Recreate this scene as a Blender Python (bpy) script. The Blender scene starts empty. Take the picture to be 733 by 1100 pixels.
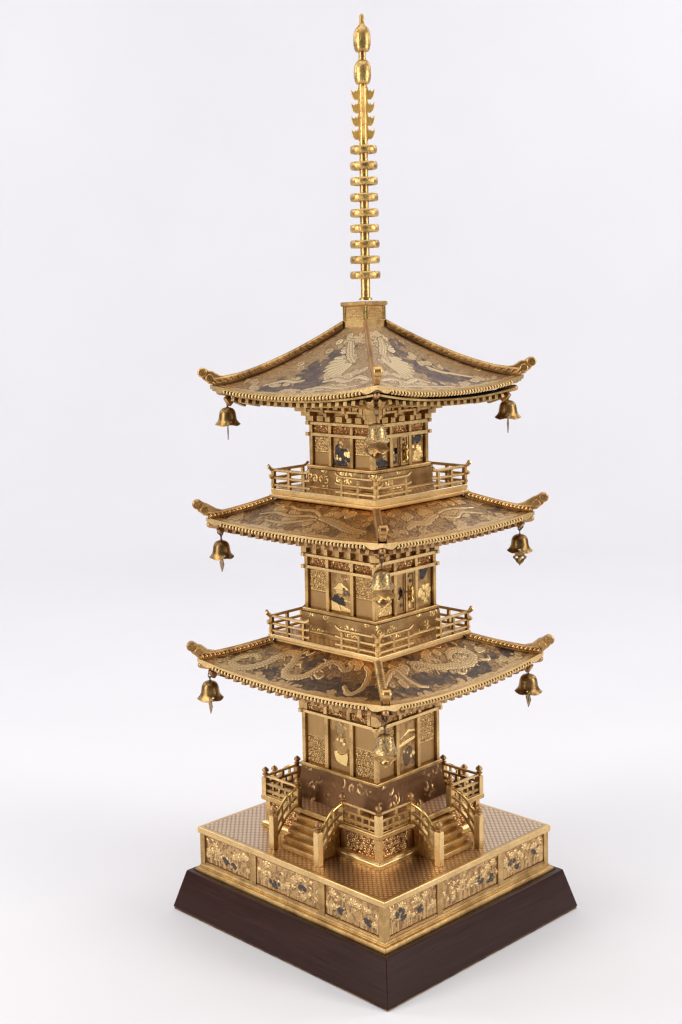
import bpy, bmesh, math, random
import numpy as np
from mathutils import Matrix, Vector

S = 0.001                      # all builder numbers are millimetres
scene = bpy.context.scene
col = scene.collection
PI = math.pi

# ------------------------------------------------------------------ camera
cam_d = bpy.data.cameras.new("camera")
cam = bpy.data.objects.new("camera", cam_d)
col.objects.link(cam)
scene.camera = cam
CAM_POS = np.array([-829.332, -745.204, 517.076])
CAM_YAW, CAM_PITCH, CAM_ROLL = math.radians(48.46395), math.radians(6.63197), math.radians(-1.57174)
cy_, sy_, cp_, sp_ = math.cos(CAM_YAW), math.sin(CAM_YAW), math.cos(CAM_PITCH), math.sin(CAM_PITCH)
fw = Vector((cy_*cp_, sy_*cp_, -sp_))
rt = Vector((sy_, -cy_, 0))
up = rt.cross(fw)
cr_, sr_ = math.cos(CAM_ROLL), math.sin(CAM_ROLL)
rt, up = cr_*rt + sr_*up, -sr_*rt + cr_*up
cam.matrix_world = Matrix(((rt.x, up.x, -fw.x, CAM_POS[0]*S), (rt.y, up.y, -fw.y, CAM_POS[1]*S),
                           (rt.z, up.z, -fw.z, CAM_POS[2]*S), (0, 0, 0, 1)))
cam_d.sensor_fit = 'VERTICAL'
cam_d.sensor_height = 24.0
cam_d.lens = 1477.105/1100*24.0
cam_d.shift_x = (366.5-227.036)/1100
cam_d.shift_y = -(550-489.474)/1100
cam_d.clip_start = 0.02
cam_d.clip_end = 60
cam_d.dof.use_dof = True
cam_d.dof.focus_distance = 1.03
cam_d.dof.aperture_fstop = 16

# ------------------------------------------------------------------ world and light (photo studio)
world = bpy.data.worlds.new("World")
scene.world = world
world.use_nodes = True
bg = world.node_tree.nodes["Background"]
bg.inputs[0].default_value = (0.93, 0.95, 1.0, 1)
bg.inputs[1].default_value = 0.12
scene.view_settings.view_transform = 'Standard'
scene.view_settings.look = 'None'
scene.view_settings.exposure = 0.0
scene.view_settings.gamma = 1.0

def area(name, loc, target, sx, sy, watts, color=(1, 1, 1)):
    d = bpy.data.lights.new(name, 'AREA')
    d.shape = 'RECTANGLE'; d.size = sx; d.size_y = sy; d.energy = watts; d.color = color
    o = bpy.data.objects.new(name, d); col.objects.link(o)
    o.location = loc
    o.rotation_euler = (Vector(target)-Vector(loc)).to_track_quat('-Z', 'Y').to_euler()
    return o

FL = Vector((cy_, sy_, 0)); RL = Vector((sy_, -cy_, 0))     # level forward / right of the camera
def cpos(f, r, z):                                          # metres from the pagoda, in the camera's level frame
    v = FL*f + RL*r
    return (v.x, v.y, z)
area("softbox_left_lamp", cpos(-0.75, -1.55, 0.75), (0, 0, 0.35), 0.55, 1.3, 19, (1, 0.97, 0.93))
area("softbox_right_lamp", cpos(-0.75, 1.55, 0.75), (0, 0, 0.35), 0.55, 1.3, 17, (1, 0.97, 0.93))
area("overhead_softbox_lamp", cpos(-0.3, 0, 2.3), (0, 0, 0.2), 2.6, 2.2, 31, (1, 0.985, 0.96))
area("backdrop_left_lamp", cpos(1.1, -2.3, 1.9), cpos(2.4, 0.3, 1.5), 0.9, 1.8, 29.5, (0.97, 0.97, 1))
area("backdrop_right_lamp", cpos(1.1, 2.3, 1.9), cpos(2.4, -0.3, 1.5), 0.9, 1.8, 29.5, (0.97, 0.97, 1))

scene.render.engine = 'CYCLES'
scene.cycles.use_denoising = True
scene.cycles.pixel_filter_type = 'BLACKMAN_HARRIS'
scene.cycles.filter_width = 1.3
scene.cycles.max_bounces = 8
scene.cycles.glossy_bounces = 5
scene.cycles.sample_clamp_indirect = 6

# ------------------------------------------------------------------ materials
def new_mat(name):
    m = bpy.data.materials.new(name); m.use_nodes = True
    return m, m.node_tree.nodes, m.node_tree.links, m.node_tree.nodes["Principled BSDF"]

def N(nodes, kind, **kw):
    n = nodes.new(kind)
    for k, v in kw.items():
        if k in n.inputs: n.inputs[k].default_value = v
        else: setattr(n, k, v)
    return n

def noise(nodes, links, coord, scale, detail=4, rough=0.55, dist=0.0):
    n = N(nodes, 'ShaderNodeTexNoise'); n.inputs['Scale'].default_value = scale
    n.inputs['Detail'].default_value = detail; n.inputs['Roughness'].default_value = rough
    n.inputs['Distortion'].default_value = dist
    links.new(coord, n.inputs['Vector']); return n

def ramp(nodes, links, src, stops):
    r = N(nodes, 'ShaderNodeValToRGB')
    e = r.color_ramp.elements
    e[0].position, e[0].color = stops[0][0], (*stops[0][1], 1)
    e[1].position, e[1].color = stops[-1][0], (*stops[-1][1], 1)
    for p, c in stops[1:-1]:
        x = e.new(p); x.color = (*c, 1)
    links.new(src, r.inputs[0]); return r

def mixc(nodes, links, fac, a, b, mode='MIX'):
    m = N(nodes, 'ShaderNodeMix', data_type='RGBA', blend_type=mode)
    for s, v in ((0, fac), (6, a), (7, b)):
        if hasattr(v, 'is_output') or hasattr(v, 'links'): links.new(v, m.inputs[s])
        elif s == 0: m.inputs[0].default_value = v
        else: m.inputs[s].default_value = (*v, 1)
    return m.outputs[2]

def coords(nodes, links):
    """object coordinates plus a random shift for each object, so copies do not repeat"""
    tc = N(nodes, 'ShaderNodeTexCoord'); oi = N(nodes, 'ShaderNodeObjectInfo')
    mul = N(nodes, 'ShaderNodeVectorMath', operation='SCALE'); mul.inputs[0].default_value = (1.7, 2.3, 3.1)
    links.new(oi.outputs['Random'], mul.inputs['Scale'])
    add = N(nodes, 'ShaderNodeVectorMath', operation='ADD')
    links.new(tc.outputs['Object'], add.inputs[0]); links.new(mul.outputs[0], add.inputs[1])
    return add.outputs[0]

def gold(name, base, dark, rough=0.32, bump=0.15, scale=900, stain=0.85, bscale=2600):
    m, n, l, p = new_mat(name)
    c = coords(n, l)
    big = noise(n, l, c, 55, 5, 0.6)
    fine = noise(n, l, c, scale, 3, 0.6)
    r1 = ramp(n, l, big.outputs[0], [(0.40, (0, 0, 0)), (0.64, (1, 1, 1))])
    s = N(n, 'ShaderNodeMath', operation='MULTIPLY'); l.new(r1.outputs[0], s.inputs[0]); s.inputs[1].default_value = stain
    col1 = mixc(n, l, s.outputs[0], base, dark)
    r2 = ramp(n, l, fine.outputs[0], [(0.3, (0.72, 0.70, 0.68)), (0.7, (1.1, 1.1, 1.1))])
    colr = mixc(n, l, 0.8, col1, r2.outputs[0], 'MULTIPLY')
    l.new(colr, p.inputs['Base Color'])
    p.inputs['Metallic'].default_value = 1.0
    rr = N(n, 'ShaderNodeMapRange'); l.new(fine.outputs[0], rr.inputs[0])
    rr.inputs[3].default_value = rough-0.10; rr.inputs[4].default_value = rough+0.14
    l.new(rr.outputs[0], p.inputs['Roughness'])
    b = N(n, 'ShaderNodeBump'); b.inputs['Strength'].default_value = bump; b.inputs['Distance'].default_value = 0.0004
    bn = noise(n, l, c, bscale*0.3, 4, 0.65)
    l.new(bn.outputs[0], b.inputs['Height']); l.new(b.outputs[0], p.inputs['Normal'])
    return m

GOLD = (0.72, 0.475, 0.195); GOLD_D = (0.34, 0.195, 0.075)
M_gold = gold('brushed_gilt_metal', GOLD, GOLD_D, 0.36, 0.12)
M_pale = gold('pale_gilt_trim', (0.86, 0.60, 0.275), (0.58, 0.37, 0.15), 0.33, 0.08, stain=0.5)
M_shine = gold('polished_gold', (0.88, 0.62, 0.20), (0.70, 0.43, 0.12), 0.20, 0.04, stain=0.4)
M_spire = gold('polished_spire_gold', (0.74, 0.49, 0.18), (0.36, 0.21, 0.07), 0.32, 0.5, 500, 0.8, 1200)
M_bronze = gold('toned_copper_gilt', (0.54, 0.32, 0.14), (0.34, 0.18, 0.08), 0.40, 0.15)
M_ridge = gold('carved_gilt_ridge', (0.70, 0.42, 0.16), (0.34, 0.17, 0.06), 0.32, 0.95, 600, 0.9, 1100)
M_dark = gold('patinated_bronze_and_eave_shade', (0.20, 0.12, 0.065), (0.10, 0.06, 0.035), 0.40, 0.2)  # dark fittings, and painted shade under the eaves and behind the beads
M_bell = gold('aged_bell_bronze', (0.44, 0.27, 0.095), (0.21, 0.125, 0.05), 0.34, 0.4, 500, 0.9, 1000)
M_silverbell = gold('chased_pale_bell_metal', (0.66, 0.46, 0.21), (0.34, 0.21, 0.09), 0.32, 0.7, 420, 1.0, 650)
def chase(m, scale, lo, hi):
    n, l = m.node_tree.nodes, m.node_tree.links; p = n["Principled BSDF"]
    src = p.inputs['Base Color'].links[0].from_socket
    tc = N(n, 'ShaderNodeTexCoord'); v = noise(n, l, tc.outputs['Object'], scale, 2, 0.5, 2.5)
    r = ramp(n, l, v.outputs[0], [(0.44, (lo,)*3), (0.54, (hi,)*3)])
    l.new(mixc(n, l, 1.0, src, r.outputs[0], 'MULTIPLY'), p.inputs['Base Color'])
    b = N(n, 'ShaderNodeBump'); b.inputs['Strength'].default_value = 0.8; b.inputs['Distance'].default_value = 0.0004
    l.new(r.outputs[0], b.inputs['Height']); l.new(p.inputs['Normal'].links[0].from_socket, b.inputs['Normal']); l.new(b.outputs[0], p.inputs['Normal'])
chase(M_silverbell, 420, 0.62, 1.1)
chase(M_spire, 260, 0.86, 1.04)
M_fin = gold('matt_gold_fins', (0.90, 0.64, 0.24), (0.72, 0.46, 0.14), 0.55, 0.3)
M_gap_shade = gold('painted_gap_shade', (0.03, 0.02, 0.015), (0.015, 0.01, 0.008), 0.6, 0.1)  # black put in as shade for the gap below the top roof

def inlay_mat(name, base, brown, blue, rough=0.36, lift=(0.9, 0.68, 0.36)):
    """R = blue-black inlay, G = toned brown ground, B = pale bright gold; written per vertex where the design is"""
    m, n, l, p = new_mat(name)
    a = N(n, 'ShaderNodeAttribute', attribute_name='design')
    sp = N(n, 'ShaderNodeSeparateColor'); l.new(a.outputs['Color'], sp.inputs[0])
    c = coords(n, l)
    fine = noise(n, l, c, 900, 3, 0.6)
    c1 = mixc(n, l, sp.outputs[1], base, brown)
    c2 = mixc(n, l, sp.outputs[2], c1, lift)
    c3 = mixc(n, l, sp.outputs[0], c2, blue)
    r2 = ramp(n, l, fine.outputs[0], [(0.3, (0.86, 0.85, 0.84)), (0.7, (1.06, 1.06, 1.06))])
    l.new(mixc(n, l, 0.85, c3, r2.outputs[0], 'MULTIPLY'), p.inputs['Base Color'])
    p.inputs['Metallic'].default_value = 1.0
    rr = N(n, 'ShaderNodeMapRange'); l.new(fine.outputs[0], rr.inputs[0])
    rr.inputs[3].default_value = rough-0.08; rr.inputs[4].default_value = rough+0.16
    l.new(rr.outputs[0], p.inputs['Roughness'])
    b = N(n, 'ShaderNodeBump'); b.inputs['Strength'].default_value = 0.25; b.inputs['Distance'].default_value = 0.0003
    bn = noise(n, l, c, 1100, 4, 0.65)
    l.new(bn.outputs[0], b.inputs['Height']); l.new(b.outputs[0], p.inputs['Normal'])
    return m

BLUE = (0.105, 0.092, 0.085)
M_inlay = inlay_mat('inlaid_gilt_relief', (0.70, 0.45, 0.20), (0.25, 0.135, 0.07), BLUE, 0.36, (0.86, 0.62, 0.30))
M_roof = inlay_mat('damascened_roof_metal', (0.78, 0.50, 0.22), (0.26, 0.15, 0.075), BLUE, 0.31, (0.96, 0.69, 0.34))
M_roof_top = inlay_mat('pale_damascened_roof_metal', (0.80, 0.545, 0.27), (0.32, 0.20, 0.115), (0.145, 0.12, 0.13), 0.33, (1.0, 0.79, 0.47))
M_scroll = inlay_mat('gilt_scroll_on_red_bronze', (0.76, 0.49, 0.21), (0.24, 0.095, 0.035), BLUE, 0.34)
M_wallp = inlay_mat('engraved_wall_metal', (0.56, 0.345, 0.14), (0.21, 0.11, 0.046), (0.060, 0.051, 0.048), 0.36, (0.92, 0.66, 0.27))
M_found = inlay_mat('engraved_red_bronze', (0.29, 0.155, 0.075), (0.15, 0.075, 0.036), (0.1, 0.07, 0.06), 0.30, (0.78, 0.5, 0.22))

def deck_mat():
    """fine lozenge diaper, chased into polished metal"""
    m, n, l, p = new_mat('diaper_chased_deck')
    tc = N(n, 'ShaderNodeTexCoord')
    mp = N(n, 'ShaderNodeMapping'); mp.inputs['Rotation'].default_value = (0, 0, PI/4)
    k = 2*PI/(0.0035*2)
    mp.inputs['Scale'].default_value = (k, k, k)
    l.new(tc.outputs['Object'], mp.inputs[0])
    se = N(n, 'ShaderNodeSeparateXYZ'); l.new(mp.outputs[0], se.inputs[0])
    outs = []
    for ax in (0, 1):
        s = N(n, 'ShaderNodeMath', operation='SINE'); l.new(se.outputs[ax], s.inputs[0])
        a = N(n, 'ShaderNodeMath', operation='ABSOLUTE'); l.new(s.outputs[0], a.inputs[0]); outs.append(a)
    mn = N(n, 'ShaderNodeMath', operation='MINIMUM'); l.new(outs[0].outputs[0], mn.inputs[0]); l.new(outs[1].outputs[0], mn.inputs[1])
    pr = N(n, 'ShaderNodeMath', operation='MULTIPLY'); l.new(outs[0].outputs[0], pr.inputs[0]); l.new(outs[1].outputs[0], pr.inputs[1])
    line = ramp(n, l, mn.outputs[0], [(0.16, (1, 1, 1)), (0.30, (0, 0, 0))])
    dot = ramp(n, l, pr.outputs[0], [(0.62, (0, 0, 0)), (0.80, (1, 1, 1))])
    nz = noise(n, l, tc.outputs['Object'], 70, 4, 0.6)
    base = ramp(n, l, nz.outputs[0], [(0.3, (0.60, 0.42, 0.27)), (0.7, (0.72, 0.52, 0.34))])
    c1 = mixc(n, l, dot.outputs[0], base.outputs[0], (0.92, 0.76, 0.56))
    c2 = mixc(n, l, line.outputs[0], c1, (0.40, 0.24, 0.135))
    l.new(c2, p.inputs['Base Color'])
    p.inputs['Metallic'].default_value = 1.0
    p.inputs['Roughness'].default_value = 0.34
    h = N(n, 'ShaderNodeMath', operation='SUBTRACT'); l.new(dot.outputs[0], h.inputs[0]); l.new(line.outputs[0], h.inputs[1])
    b = N(n, 'ShaderNodeBump'); b.inputs['Strength'].default_value = 0.35; b.inputs['Distance'].default_value = 0.0003
    l.new(h.outputs[0], b.inputs['Height']); l.new(b.outputs[0], p.inputs['Normal'])
    return m
M_deck = deck_mat()

def wood_mat():
    m, n, l, p = new_mat('dark_lacquered_rosewood')
    tc = N(n, 'ShaderNodeTexCoord')
    mp = N(n, 'ShaderNodeMapping'); mp.inputs['Scale'].default_value = (1, 1, 22)
    l.new(tc.outputs['Object'], mp.inputs[0])
    g = noise(n, l, mp.outputs[0], 22, 8, 0.65, 0.6)
    base = ramp(n, l, g.outputs[0], [(0.32, (0.021, 0.0052, 0.0028)), (0.5, (0.028, 0.007, 0.0038)), (0.7, (0.040, 0.0105, 0.0055))])
    sp_ = noise(n, l, tc.outputs['Object'], 420, 3, 0.7)
    spk = ramp(n, l, sp_.outputs[0], [(0.74, (0, 0, 0)), (0.80, (1, 1, 1))])
    l.new(mixc(n, l, spk.outputs[0], base.outputs[0], (0.20, 0.07, 0.04)), p.inputs['Base Color'])
    rr = ramp(n, l, g.outputs[0], [(0.3, (0.27,)*3), (0.7, (0.38,)*3)])
    l.new(rr.outputs[0], p.inputs['Roughness'])
    p.inputs['Specular IOR Level'].default_value = 0.24
    b = N(n, 'ShaderNodeBump'); b.inputs['Strength'].default_value = 0.04; b.inputs['Distance'].default_value = 0.0005
    l.new(g.outputs[0], b.inputs['Height']); l.new(b.outputs[0], p.inputs['Normal'])
    return m
M_wood = wood_mat()
m_, n_, l_, p_ = new_mat('worn_wood_edge'); M_edge = m_
tc_ = N(n_, 'ShaderNodeTexCoord'); q_ = noise(n_, l_, tc_.outputs['Object'], 60, 5, 0.7)
r_ = ramp(n_, l_, q_.outputs[0], [(0.4, (0.30, 0.17, 0.07)), (0.62, (0.07, 0.03, 0.02))]); l_.new(r_.outputs[0], p_.inputs['Base Color'])
p_.inputs['Roughness'].default_value = 0.6
m_, n_, l_, p_ = new_mat('white_studio_paper'); M_paper = m_
tc_ = N(n_, 'ShaderNodeTexCoord'); q_ = noise(n_, l_, tc_.outputs['Object'], 3, 3, 0.5)
r_ = ramp(n_, l_, q_.outputs[0], [(0.3, (0.83, 0.82, 0.85)), (0.7, (0.85, 0.84, 0.865))]); l_.new(r_.outputs[0], p_.inputs['Base Color'])
p_.inputs['Roughness'].default_value = 0.9
p_.inputs['Specular IOR Level'].default_value = 0.1

# ------------------------------------------------------------------ mesh builder
class MB:
    def __init__(s): s.v = []; s.f = []
    def add(s, vs, fs):
        o = len(s.v); s.v += [tuple(v) for v in vs]; s.f += [tuple(i+o for i in f) for f in fs]; return s
    def box(s, x0, x1, y0, y1, z0, z1):
        return s.add([(x0, y0, z0), (x1, y0, z0), (x1, y1, z0), (x0, y1, z0), (x0, y0, z1), (x1, y0, z1), (x1, y1, z1), (x0, y1, z1)],
                     [(0, 3, 2, 1), (4, 5, 6, 7), (0, 1, 5, 4), (1, 2, 6, 5), (2, 3, 7, 6), (3, 0, 4, 7)])
    def tower(s, prof, cap=True):
        """square solid of revolution: list of (half width, z)"""
        vs = []; fs = []
        for w, z in prof: vs += [(-w, -w, z), (w, -w, z), (w, w, z), (-w, w, z)]
        for i in range(len(prof)-1):
            for k in range(4): fs.append((4*i+k, 4*i+(k+1) % 4, 4*i+4+(k+1) % 4, 4*i+4+k))
        if cap:
            fs.append((3, 2, 1, 0)); t = 4*(len(prof)-1); fs.append((t, t+1, t+2, t+3))
        return s.add(vs, fs)
    def lathe(s, prof, cx=0, cy=0, n=24, cap=True, mod=None):
        vs = []; fs = []
        for r, z in prof:
            for k in range(n):
                t = 2*PI*k/n; rr, zz = (r, z) if mod is None else mod(r, z, t)
                vs.append((cx+rr*math.cos(t), cy+rr*math.sin(t), zz))
        for i in range(len(prof)-1):
            for k in range(n): fs.append((n*i+k, n*i+(k+1) % n, n*i+n+(k+1) % n, n*i+n+k))
        if cap:
            fs.append(tuple(range(n-1, -1, -1))); t = n*(len(prof)-1); fs.append(tuple(range(t, t+n)))
        return s.add(vs, fs)
    def tube(s, pts, r, n=8, rz=None, upv=(0, 0, 1), flat=None):
        """round (or rectangular, n=4) tube along pts; r a number or a list; rz = vertical radius factor"""
        pts = [Vector(p) for p in pts]; vs = []; fs = []
        rs = r if isinstance(r, (list, tuple)) else [r]*len(pts)
        for i, p in enumerate(pts):
            a = pts[max(i-1, 0)]; b = pts[min(i+1, len(pts)-1)]
            d = (b-a).normalized(); u = Vector(upv)
            if abs(d.dot(u)) > 0.98: u = Vector((1, 0, 0))
            e = d.cross(u).normalized(); g = e.cross(d)
            for k in range(n):
                t = 2*PI*(k+0.5)/n; q = 1.414 if n == 4 else 1
                vs.append(p+(e*math.cos(t)+g*math.sin(t)*(rz or 1))*rs[i]*q)
        for i in range(len(pts)-1):
            for k in range(n): fs.append((n*i+k, n*i+(k+1) % n, n*i+n+(k+1) % n, n*i+n+k))
        fs.append(tuple(range(n-1, -1, -1))); t = n*(len(pts)-1); fs.append(tuple(range(t, t+n)))
        return s.add(vs, fs)
    def prism(s, poly, o, ex, ez, en, th):
        """polygon (a,b) in plane o+a*ex+b*ez, thickness th along en, centred"""
        o, ex, ez, en = map(Vector, (o, ex, ez, en)); n = len(poly)
        vs = [o+ex*a+ez*b-en*th/2 for a, b in poly]+[o+ex*a+ez*b+en*th/2 for a, b in poly]
        fs = [tuple(range(n)), tuple(range(2*n-1, n-1, -1))]+[(i, i+n, (i+1) % n+n, (i+1) % n) for i in range(n)]
        return s.add(vs, fs)
    def grid(s, P):
        ny, nx = P.shape[:2]; o = len(s.v)
        s.v += [tuple(map(float, p)) for p in P.reshape(-1, 3)]
        s.f += [(o+j*nx+i, o+j*nx+i+1, o+(j+1)*nx+i+1, o+(j+1)*nx+i) for j in range(ny-1) for i in range(nx-1)]
        return s
    def rot(s, M):
        s.v = [tuple(M @ Vector(v)) for v in s.v]; return s

RZ = lambda k: Matrix.Rotation(-k*PI/2, 4, 'Z')      # k=0 faces the right of the photo, k=1 the left, 2 and 3 away
I4 = Matrix.Identity(4)
WORLD = {}
def mm(M):                                            # matrix in millimetres to metres
    M = M.copy()
    for i in range(3): M[i][3] *= S
    return M

def mesh_from(name, mb, mat, smooth=35, design=None, recalc=True):
    me = bpy.data.meshes.new(name)
    me.from_pydata([(x*S, y*S, z*S) for x, y, z in mb.v], [], mb.f)
    if recalc:
        b = bmesh.new(); b.from_mesh(me); bmesh.ops.recalc_face_normals(b, faces=b.faces); b.to_mesh(me); b.free()
    me.materials.append(mat)
    for p in me.polygons: p.use_smooth = True
    me.set_sharp_from_angle(angle=math.radians(smooth))
    if design is not None:
        at = me.color_attributes.new('design', 'FLOAT_COLOR', 'POINT')
        d = np.ones((len(me.vertices), 4), np.float32); d[:, :3] = design.reshape(-1, 3)[:len(me.vertices)]
        at.data.foreach_set('color', d.ravel())
    me.update(); return me

def obj(name, mb, mat, parent, M=I4, bevel=0.25, smooth=35, label=None, design=None, recalc=True):
    me = mb if isinstance(mb, bpy.types.Mesh) else mesh_from(name, mb, mat, smooth, design, recalc)
    o = bpy.data.objects.new(name, me); col.objects.link(o)
    W = mm(M); WORLD[o.name] = W
    if parent is not None:
        o.parent = parent; o.matrix_local = WORLD[parent.name].inverted() @ W
    else: o.matrix_world = W
    if bevel:
        b = o.modifiers.new('bevel', 'BEVEL'); b.width = bevel*S; b.segments = 2; b.limit_method = 'ANGLE'; b.angle_limit = math.radians(40)
    if label: o['label'] = label
    return o

def dup(src, M, parent=None):
    """copy of a part and its sub-parts; M is the extra world transform (mm) put in front of the source's"""
    o = src.copy(); col.objects.link(o)
    W = mm(M) @ WORLD[src.name]; WORLD[o.name] = W
    par = parent or src.parent
    o.parent = par; o.matrix_local = WORLD[par.name].inverted() @ W if par else W
    for ch in list(src.children):
        dup(ch, M, o)
    return o

def thing(name, label, cat, M=I4, group=None):
    o = bpy.data.objects.new(name, None); col.objects.link(o); o.empty_display_size = 0.02
    o.matrix_world = mm(M); WORLD[o.name] = mm(M)
    o['label'] = label; o['category'] = cat
    if group: o['group'] = group
    return o

# ------------------------------------------------------------------ ornament maths (numpy, millimetres)
def vnoise(x, y, seed=0):
    rs = np.random.RandomState(seed); T = rs.rand(64, 64)
    xi = np.floor(x).astype(int); yi = np.floor(y).astype(int); fx = x-xi; fy = y-yi
    fx = fx*fx*(3-2*fx); fy = fy*fy*(3-2*fy)
    g = lambda a, b: T[a % 64, b % 64]
    return (g(xi, yi)*(1-fx)+g(xi+1, yi)*fx)*(1-fy)+(g(xi, yi+1)*(1-fx)+g(xi+1, yi+1)*fx)*fy
def fbm(x, y, seed=0, o=4):
    s = 0; a = .5
    for i in range(o): s = s+a*vnoise(x*2**i, y*2**i, seed+i); a *= .5
    return s/(1-.5**o)
def sm(a, b, x):
    t = np.clip((x-a)/(b-a), 0, 1); return t*t*(3-2*t)
def circles(X, Y, C):
    """scalloped union of discs: field (positive inside) and the nearest disc's own distance"""
    best = np.full(X.shape, -1e9); dd = np.zeros(X.shape)
    for cx, cy, r in C:
        d = np.hypot(X-cx, Y-cy); f = (r-d); m = f > best
        best = np.where(m, f, best); dd = np.where(m, d, dd)
    return best, dd
def spline(P, n=10):
    P = np.array(P, float); Q = []
    P = np.vstack([2*P[0]-P[1], P, 2*P[-1]-P[-2]])
    for i in range(1, len(P)-2):
        for t in np.linspace(0, 1, n, endpoint=False):
            a, b, c, d = P[i-1:i+3]
            Q.append(.5*((2*b)+(c-a)*t+(2*a-5*b+4*c-d)*t*t+(3*b-a-3*c+d)*t**3))
    Q.append(P[-2]); return np.array(Q)
def stroke(X, Y, P, w):
    """distance to a smooth stroke, its running parameter 0..1, and signed side"""
    Q = spline(P); best = np.full(X.shape, 1e9); T = np.zeros(X.shape); sd = np.zeros(X.shape)
    L = np.r_[0, np.cumsum(np.hypot(*(Q[1:]-Q[:-1]).T))]
    for i in range(len(Q)-1):
        a, b = Q[i], Q[i+1]; e = b-a; ll = max(e@e, 1e-9)
        t = np.clip(((X-a[0])*e[0]+(Y-a[1])*e[1])/ll, 0, 1)
        d = np.hypot(X-a[0]-t*e[0], Y-a[1]-t*e[1]); m = d < best
        best = np.where(m, d, best); T = np.where(m, L[i]+t*(L[i+1]-L[i]), T)
        sd = np.where(m, np.sign(e[0]*(Y-a[1])-e[1]*(X-a[0])), sd)
    return best, T, sd, L[-1]
def curls(X, Y, cell, seed, density=1.0):
    """field of small spiral scrolls; returns 0..1 line height"""
    rs = np.random.RandomState(seed); h = np.zeros(X.shape)
    x0, x1, y0, y1 = X.min(), X.max(), Y.min(), Y.max()
    for i in range(int((x1-x0)/cell)+2):
        for j in range(int((y1-y0)/cell)+2):
            if rs.rand() > density: continue
            cx = x0+(i+(.5 if j % 2 else 0)+rs.uniform(-.15, .15))*cell; cy = y0+(j+rs.uniform(-.15, .15))*cell
            s = 1 if rs.rand() > .5 else -1; ph = rs.rand()*6.28
            m = (abs(X-cx) < cell*.75) & (abs(Y-cy) < cell*.75)
            if not m.any(): continue
            dx = X[m]-cx; dy = Y[m]-cy; r = np.hypot(dx, dy)/(cell*.62); t = np.arctan2(dy, dx)
            q = np.sin(s*t+ph+r*9.5); hh = np.clip(q*1.6, 0, 1)*(r < 1)*(1-r**4)
            h[m] = np.maximum(h[m], hh)
    return h

def cluster(L, rs, n, sx, sy, r0, r1):
    return [(x+rs.normal(0, r*sx), y+rs.normal(0, r*sy), r*rs.uniform(r0, r1)) for x, y, r in L for _ in range(n)]

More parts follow.
